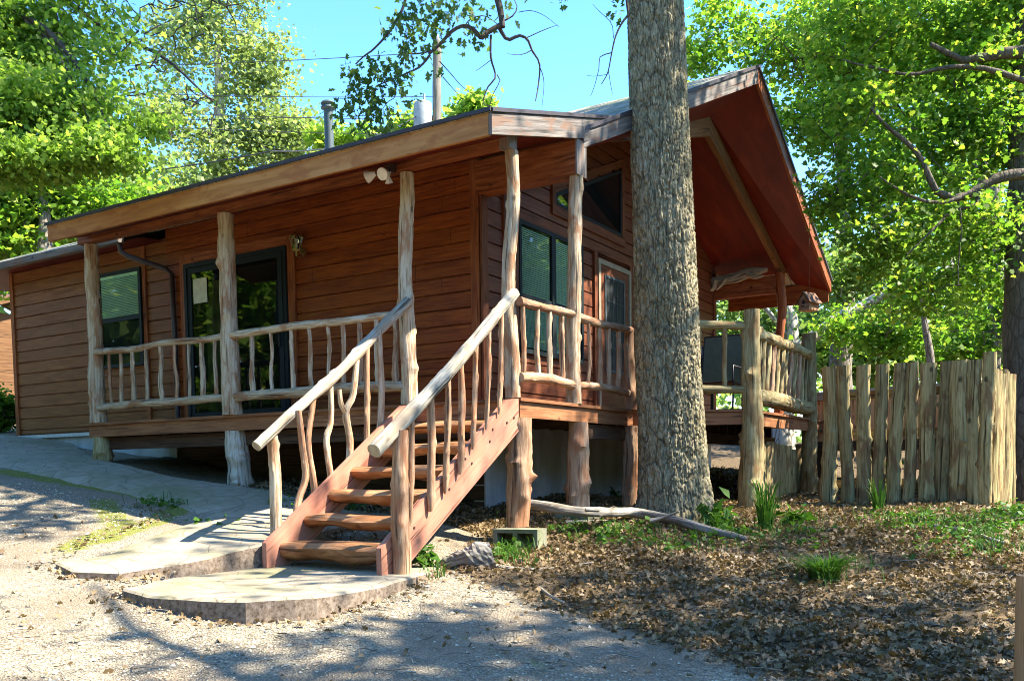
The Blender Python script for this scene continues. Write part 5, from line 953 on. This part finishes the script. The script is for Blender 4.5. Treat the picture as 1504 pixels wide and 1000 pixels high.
leafy('broad leaved weeds between the oak trunk and the deck post', 1050, 772, 12, .28, .13, 72)
leafy('leafy weeds right of the tall grass by the deck post', 1165, 770, 10, .2, .11, 73)
leafy('climbing green vine on the split slab fence', 1290, 735, 8, .7, .08, 74)
leafy('green weed at the foot of the porch posts in the shade', 905, 735, 6, .14, .08, 75)
# ground cover of weeds, right of the yard and in patches
rg = np.random.default_rng(80); P = []
for u, v, n, sx, sy in [(1340, 768, 45, 45, 6), (1430, 780, 70, 45, 10), (1485, 755, 110, 22, 10), (1430, 812, 34, 60, 12), (1060, 788, 30, 30, 6), (890, 785, 60, 45, 8), (1000, 800, 26, 50, 6), (1160, 790, 24, 40, 8), (745, 815, 24, 16, 8), (540, 745, 6, 10, 3), (535, 745, 10, 15, 4), (240, 742, 14, 15, 4), (420, 745, 8, 15, 4), (300, 770, 6, 20, 6)]:
    for _ in range(n):
        q = gnd(u+rg.normal(0, sx), min(995, max(735, v+rg.normal(0, sy)))); 
        if not (q[1] > 5.5 and q[0] < 1.3): P.append(q+np.array([0, 0, rg.uniform(.0, .08)]))
P = np.repeat(np.array(P), 5, 0)+rg.normal(0, .05, (len(P)*5, 3))*np.array([1, 1, .4])
me = fastmesh('ground_cover', leafv(P, .05, RH, rg, .9, .2), 4); tag(link('ground_cover', me, 'weed'), 'low green weeds creeping over the leaf litter', 'ground cover', kind='stuff')
rg = np.random.default_rng(84); V = []
for u, v, n_, sx, sy in [(750, 818, 120, 22, 7), (900, 782, 150, 60, 8), (1060, 785, 120, 40, 8), (1165, 778, 120, 30, 9), (1400, 775, 240, 60, 9), (1470, 800, 160, 30, 14), (1300, 760, 100, 60, 6), (1215, 850, 50, 40, 12), (240, 742, 40, 20, 4), (520, 748, 30, 18, 4), (640, 845, 40, 10, 6), (1010, 800, 70, 60, 8)]:
    for _ in range(n_):
        q = gnd(u+rg.normal(0, sx), min(995, max(735, v+rg.normal(0, sy)))); a = rg.random()*6.28; d = np.array([math.cos(a), math.sin(a), 0]); e_ = np.array([-d[1], d[0], 0])*.004; h_ = rg.uniform(.06, .17); m_ = q+d*h_*.25+np.array([0, 0, h_*.7]); tp = q+d*h_*.75+np.array([0, 0, h_*.9])
        V += [q-e_, q+e_, m_+e_*.8, m_-e_*.8, m_-e_*.8, m_+e_*.8, tp+e_*.1, tp-e_*.1]
me = fastmesh('short_grass', np.array(V), 4); tag(link('short_grass', me, 'grass'), 'short grass coming up through the leaf litter', 'grass', kind='stuff')
# leaf litter
rg = np.random.default_rng(90); N = 470000; xs = rg.uniform(-4, 9, N); ys = rg.uniform(-6, 9, N)
lm_, _ = masks(xs, ys); dcam = np.hypot(xs-CAM[0], ys-CAM[1])
keep = rg.random(N) < np.clip((lm_-.30)*2.2, 0, 1)*np.clip(.35+vn(xs, ys, 1.3, 20)+.3, .12, 1)*np.clip(1.3-dcam/18, .15, 1)
dsl = np.minimum(pdist(xs, ys, ld), pdist(xs, ys, ap)); stray = (rg.random(N) < .006+.2*np.exp(-(dsl/.13)**2)+.05*np.clip(vn(xs, ys, .7, 31)-.12, 0, 1))
keep |= stray
keep &= ~(inpoly(xs, ys, [(-1.22, 1.2), (-1.22, 9.2), (-7, 9.2), (-7, 1.2)]))
keep &= ~inpoly(xs, ys, ld) & ~(inpoly(xs, ys, ap) & (rg.random(N) > .0))
xs, ys = xs[keep], ys[keep]; lmk, _ = masks(xs, ys)
zz_ = zg(xs, ys)+(.02+.05*lmk)*vn(xs, ys, 1.6, 1)+(.012+.03*lmk)*vn(xs, ys, 5, 2)+.010*vn(xs, ys, 11, 3)+rg.uniform(.004, .03, len(xs))
V = leafv(np.c_[xs, ys, zz_], .043, OAKL*np.array([1, 1.1]), rg, .75, 0, .6); me = fastmesh('leaf_litter', V, len(OAKL)); tag(link('leaf_litter', me, 'litter'), 'dry brown oak leaves covering the yard', 'leaf litter', kind='stuff')

rg = np.random.default_rng(91); N = 90000; xs = rg.uniform(-6, 4.5, N); ys = rg.uniform(-6.2, -.6, N)
lm_, _ = masks(xs, ys); keep = (rg.random(N) < np.clip(1.15-lm_*1.6, 0, 1)*np.clip(.45+1.2*vn(xs, ys, .8, 41), .1, 1)) & ~inpoly(xs, ys, ld) & ~inpoly(xs, ys, ap); xs, ys = xs[keep], ys[keep]; N = len(xs)
sz = rg.uniform(.004, .011, N)*np.where(rg.random(N) < .04, 2., 1); zz_ = zg(xs, ys)+.02*vn(xs, ys, 1.6, 1)+.012*vn(xs, ys, 5, 2)+.010*vn(xs, ys, 11, 3)+sz*.3
OC = np.array([(1, 0, 0), (0, 1, 0), (-1, 0, 0), (0, -1, 0), (0, 0, .7)]); OC = OC[None]*(1+rg.normal(0, .28, (N, 5, 1))); an = rg.random(N)*6.28; ca_, sn_ = np.cos(an)[:, None], np.sin(an)[:, None]
OC = np.stack([OC[..., 0]*ca_-OC[..., 1]*sn_, OC[..., 0]*sn_+OC[..., 1]*ca_, OC[..., 2]-.15], -1); V = (np.c_[xs, ys, zz_][:, None]+OC*sz[:, None, None]).reshape(-1, 3)
Fc = (np.array([(0, 1, 4), (1, 2, 4), (2, 3, 4), (3, 0, 4)])[None]+5*np.arange(N)[:, None, None]).reshape(-1, 3)
n = NB('gravel_stone'); MAT['stone'] = n.done(n.ramp(n.island(), [(.0, (.12, .10, .07)), (.4, (.29, .25, .17)), (.75, (.42, .375, .26)), (1., (.54, .50, .38))]), .9, .2)
tag(link('loose_gravel', fmesh('loose_gravel', V, Fc), 'stone'), 'pale loose gravel scattered over the drive', 'gravel', kind='stuff')
rg = np.random.default_rng(95); mb = MB()
for _ in range(520):
    u, v = rg.uniform(0, 1504), 740+255*rg.random()**.8; q = gnd(u, v)
    if q[1] > 4 or inpoly(np.array(q[0]), np.array(q[1]), LD) or inpoly(np.array(q[0]), np.array(q[1]), ap) or (q[0] < .2 and rg.random() < .65): continue
    a = rg.random()*6.28; l = rg.uniform(.05, .22)*(1.6 if rg.random() < .1 else 1); r = rg.uniform(.0015, .004); d = np.array([math.cos(a), math.sin(a), 0])*l; e_ = np.array([-d[1], d[0], 0])*rg.normal(0, .2)
    z_ = np.array([0, 0, .018]); mb.tube([q+z_, q+d*.5+e_+z_*1.5, q+d+z_], [r, r, r*.5], 4, False)
tag(build(mb, 'twig_debris', 'driftlog'), 'thin dead twigs strewn over the yard and drive', 'twigs', kind='stuff')
# ------------------------------------------------------------------ utility pole and wires
pb = at(641, 700, 26); pz = float(zg(pb[0], pb[1])); pt = at(642, 62, 26)
t = thing('utility_pole', (pb[0], pb[1], pz), 'wooden utility pole with a grey transformer behind the porch roof', 'utility pole')
mb = MB(); mb.log([(pb[0], pb[1], pz-.2), (pt[0], pt[1], pt[2])], [.15, .12], 14, .3, .01, .02, 0); build(mb, 'pole', 'pole', t, True)
x0 = at(621, 152, 25.8); x1 = at(621, 205, 25.8); mb = MB(); mb.tube([x1, x1+np.array([0, 0, .05]), x0-np.array([0, 0, .06]), x0, x0+np.array([0, 0, .05])], [.24, .26, .26, .24, .12], 24); mb.tube([x0+np.array([.05, 0, .05]), x0+np.array([.05, 0, .25])], [.04, .03], 10); build(mb, 'transformer', 'xfmr', t, True)
mb = MB(); mb.box(pt[0]-.3, pt[0]+.05, pt[1]-.05, pt[1]+.05, x0[2]-.3, x0[2]-.2); build(mb, 'bracket', 'pole', t); mb = MB(); mb.tube([pt, pt+np.array([0, 0, .1]), pt+np.array([0, 0, .2])], [.05, .08, .04], 10); build(mb, 'insulator', 'xfmr', t, True)
def wire(label, pts, r=.011, sag=.15):
    P = []; 
    for a, b in zip(pts[:-1], pts[1:]):
        for k in range(14): s_ = k/14; P.append(a*(1-s_)+b*s_-np.array([0, 0, sag*4*s_*(1-s_)]))
    P.append(pts[-1]); mb = MB(); mb.tube(P, [r]*len(P), 5); tag(build(mb, 'power_line', 'wire'), label, 'power line', 'power lines across the sky')
wire('upper thin power line crossing the blue sky to the pole', [at(-200, 96, 30), at(620, 78, 26)], .010, .2)
wire('middle power line crossing the trees just above the flue cap', [at(-250, 178, 30), at(610, 168, 26)], .008, .1)
wire('thick sagging service cable dropping to the porch roof by the flue', [at(-200, 262, 24), at(400, 222, 22), at(630, 160, 26)], .016, .35)
for k, (y0_, y1_) in enumerate(((100, 92), (118, 116), (138, 128))):
    wire(('uppermost of three faint cables in front of the pale leaved tree', 'middle of three faint cables in front of the pale leaved tree', 'lowest of three faint cables in front of the pale leaved tree')[k], [at(-260, y0_+10, 24), at(640, y1_+50+k*10, 26)], .009, .2)
wire('pale cable low above the wing roof', [at(-60, 332, 20), at(200, 300, 22)], .012, .05)
wire('slack pale cable dropping from the maple to the wing roof', [at(-40, 340, 19), at(110, 286, 21)], .012, .05)
# ------------------------------------------------------------------ next cabin and car, seen past the wing
c = at(-40, 560, 25); cz = float(zg(c[0], c[1])); nb = thing('neighbour_cabin', (c[0], c[1], cz), 'neighbouring timber cabin with an open gable seen past the left wall', 'cabin')
nx_ = c[0]; ny = c[1]; zt = at(5, 462, 25)[2]
mb = MB(); k = 0; z = cz
while z < zt: mb.poly([(nx_-3, ny-.02, z), (nx_+.95, ny-.02, z), (nx_+.95, ny, z+.2), (nx_-3, ny, z+.2)]); z += .2
mb.box(nx_-3, nx_+.9, ny+.01, ny+5, cz-1, zt); build(mb, 'wall', 'brown_board', nb)
mb = MB(); mb.slab([(nx_-3.3, ny-.5, zt+.05), (nx_+1.3, ny-.5, zt+.05), (nx_+1.3, ny+2.5, zt+1.2), (nx_-3.3, ny+2.5, zt+1.2)], .15); mb.slab([(nx_-3.3, ny+2.5, zt+1.2), (nx_+1.3, ny+2.5, zt+1.2), (nx_+1.3, ny+5.3, zt+.05), (nx_-3.3, ny+5.3, zt+.05)], .15); build(mb, 'roof', 'brown_board', nb)
mb = MB(); mb.box(nx_-3.3, nx_+1.3, ny-.56, ny-.51, zt-.15, zt+.06); mb.box(nx_+.7, nx_+.85, ny-.5, ny-.35, cz, zt); mb.box(nx_-3, nx_+.7, ny-.45, ny-.4, zt-.75, zt-.65); build(mb, 'porch_frame', 'rim', nb)
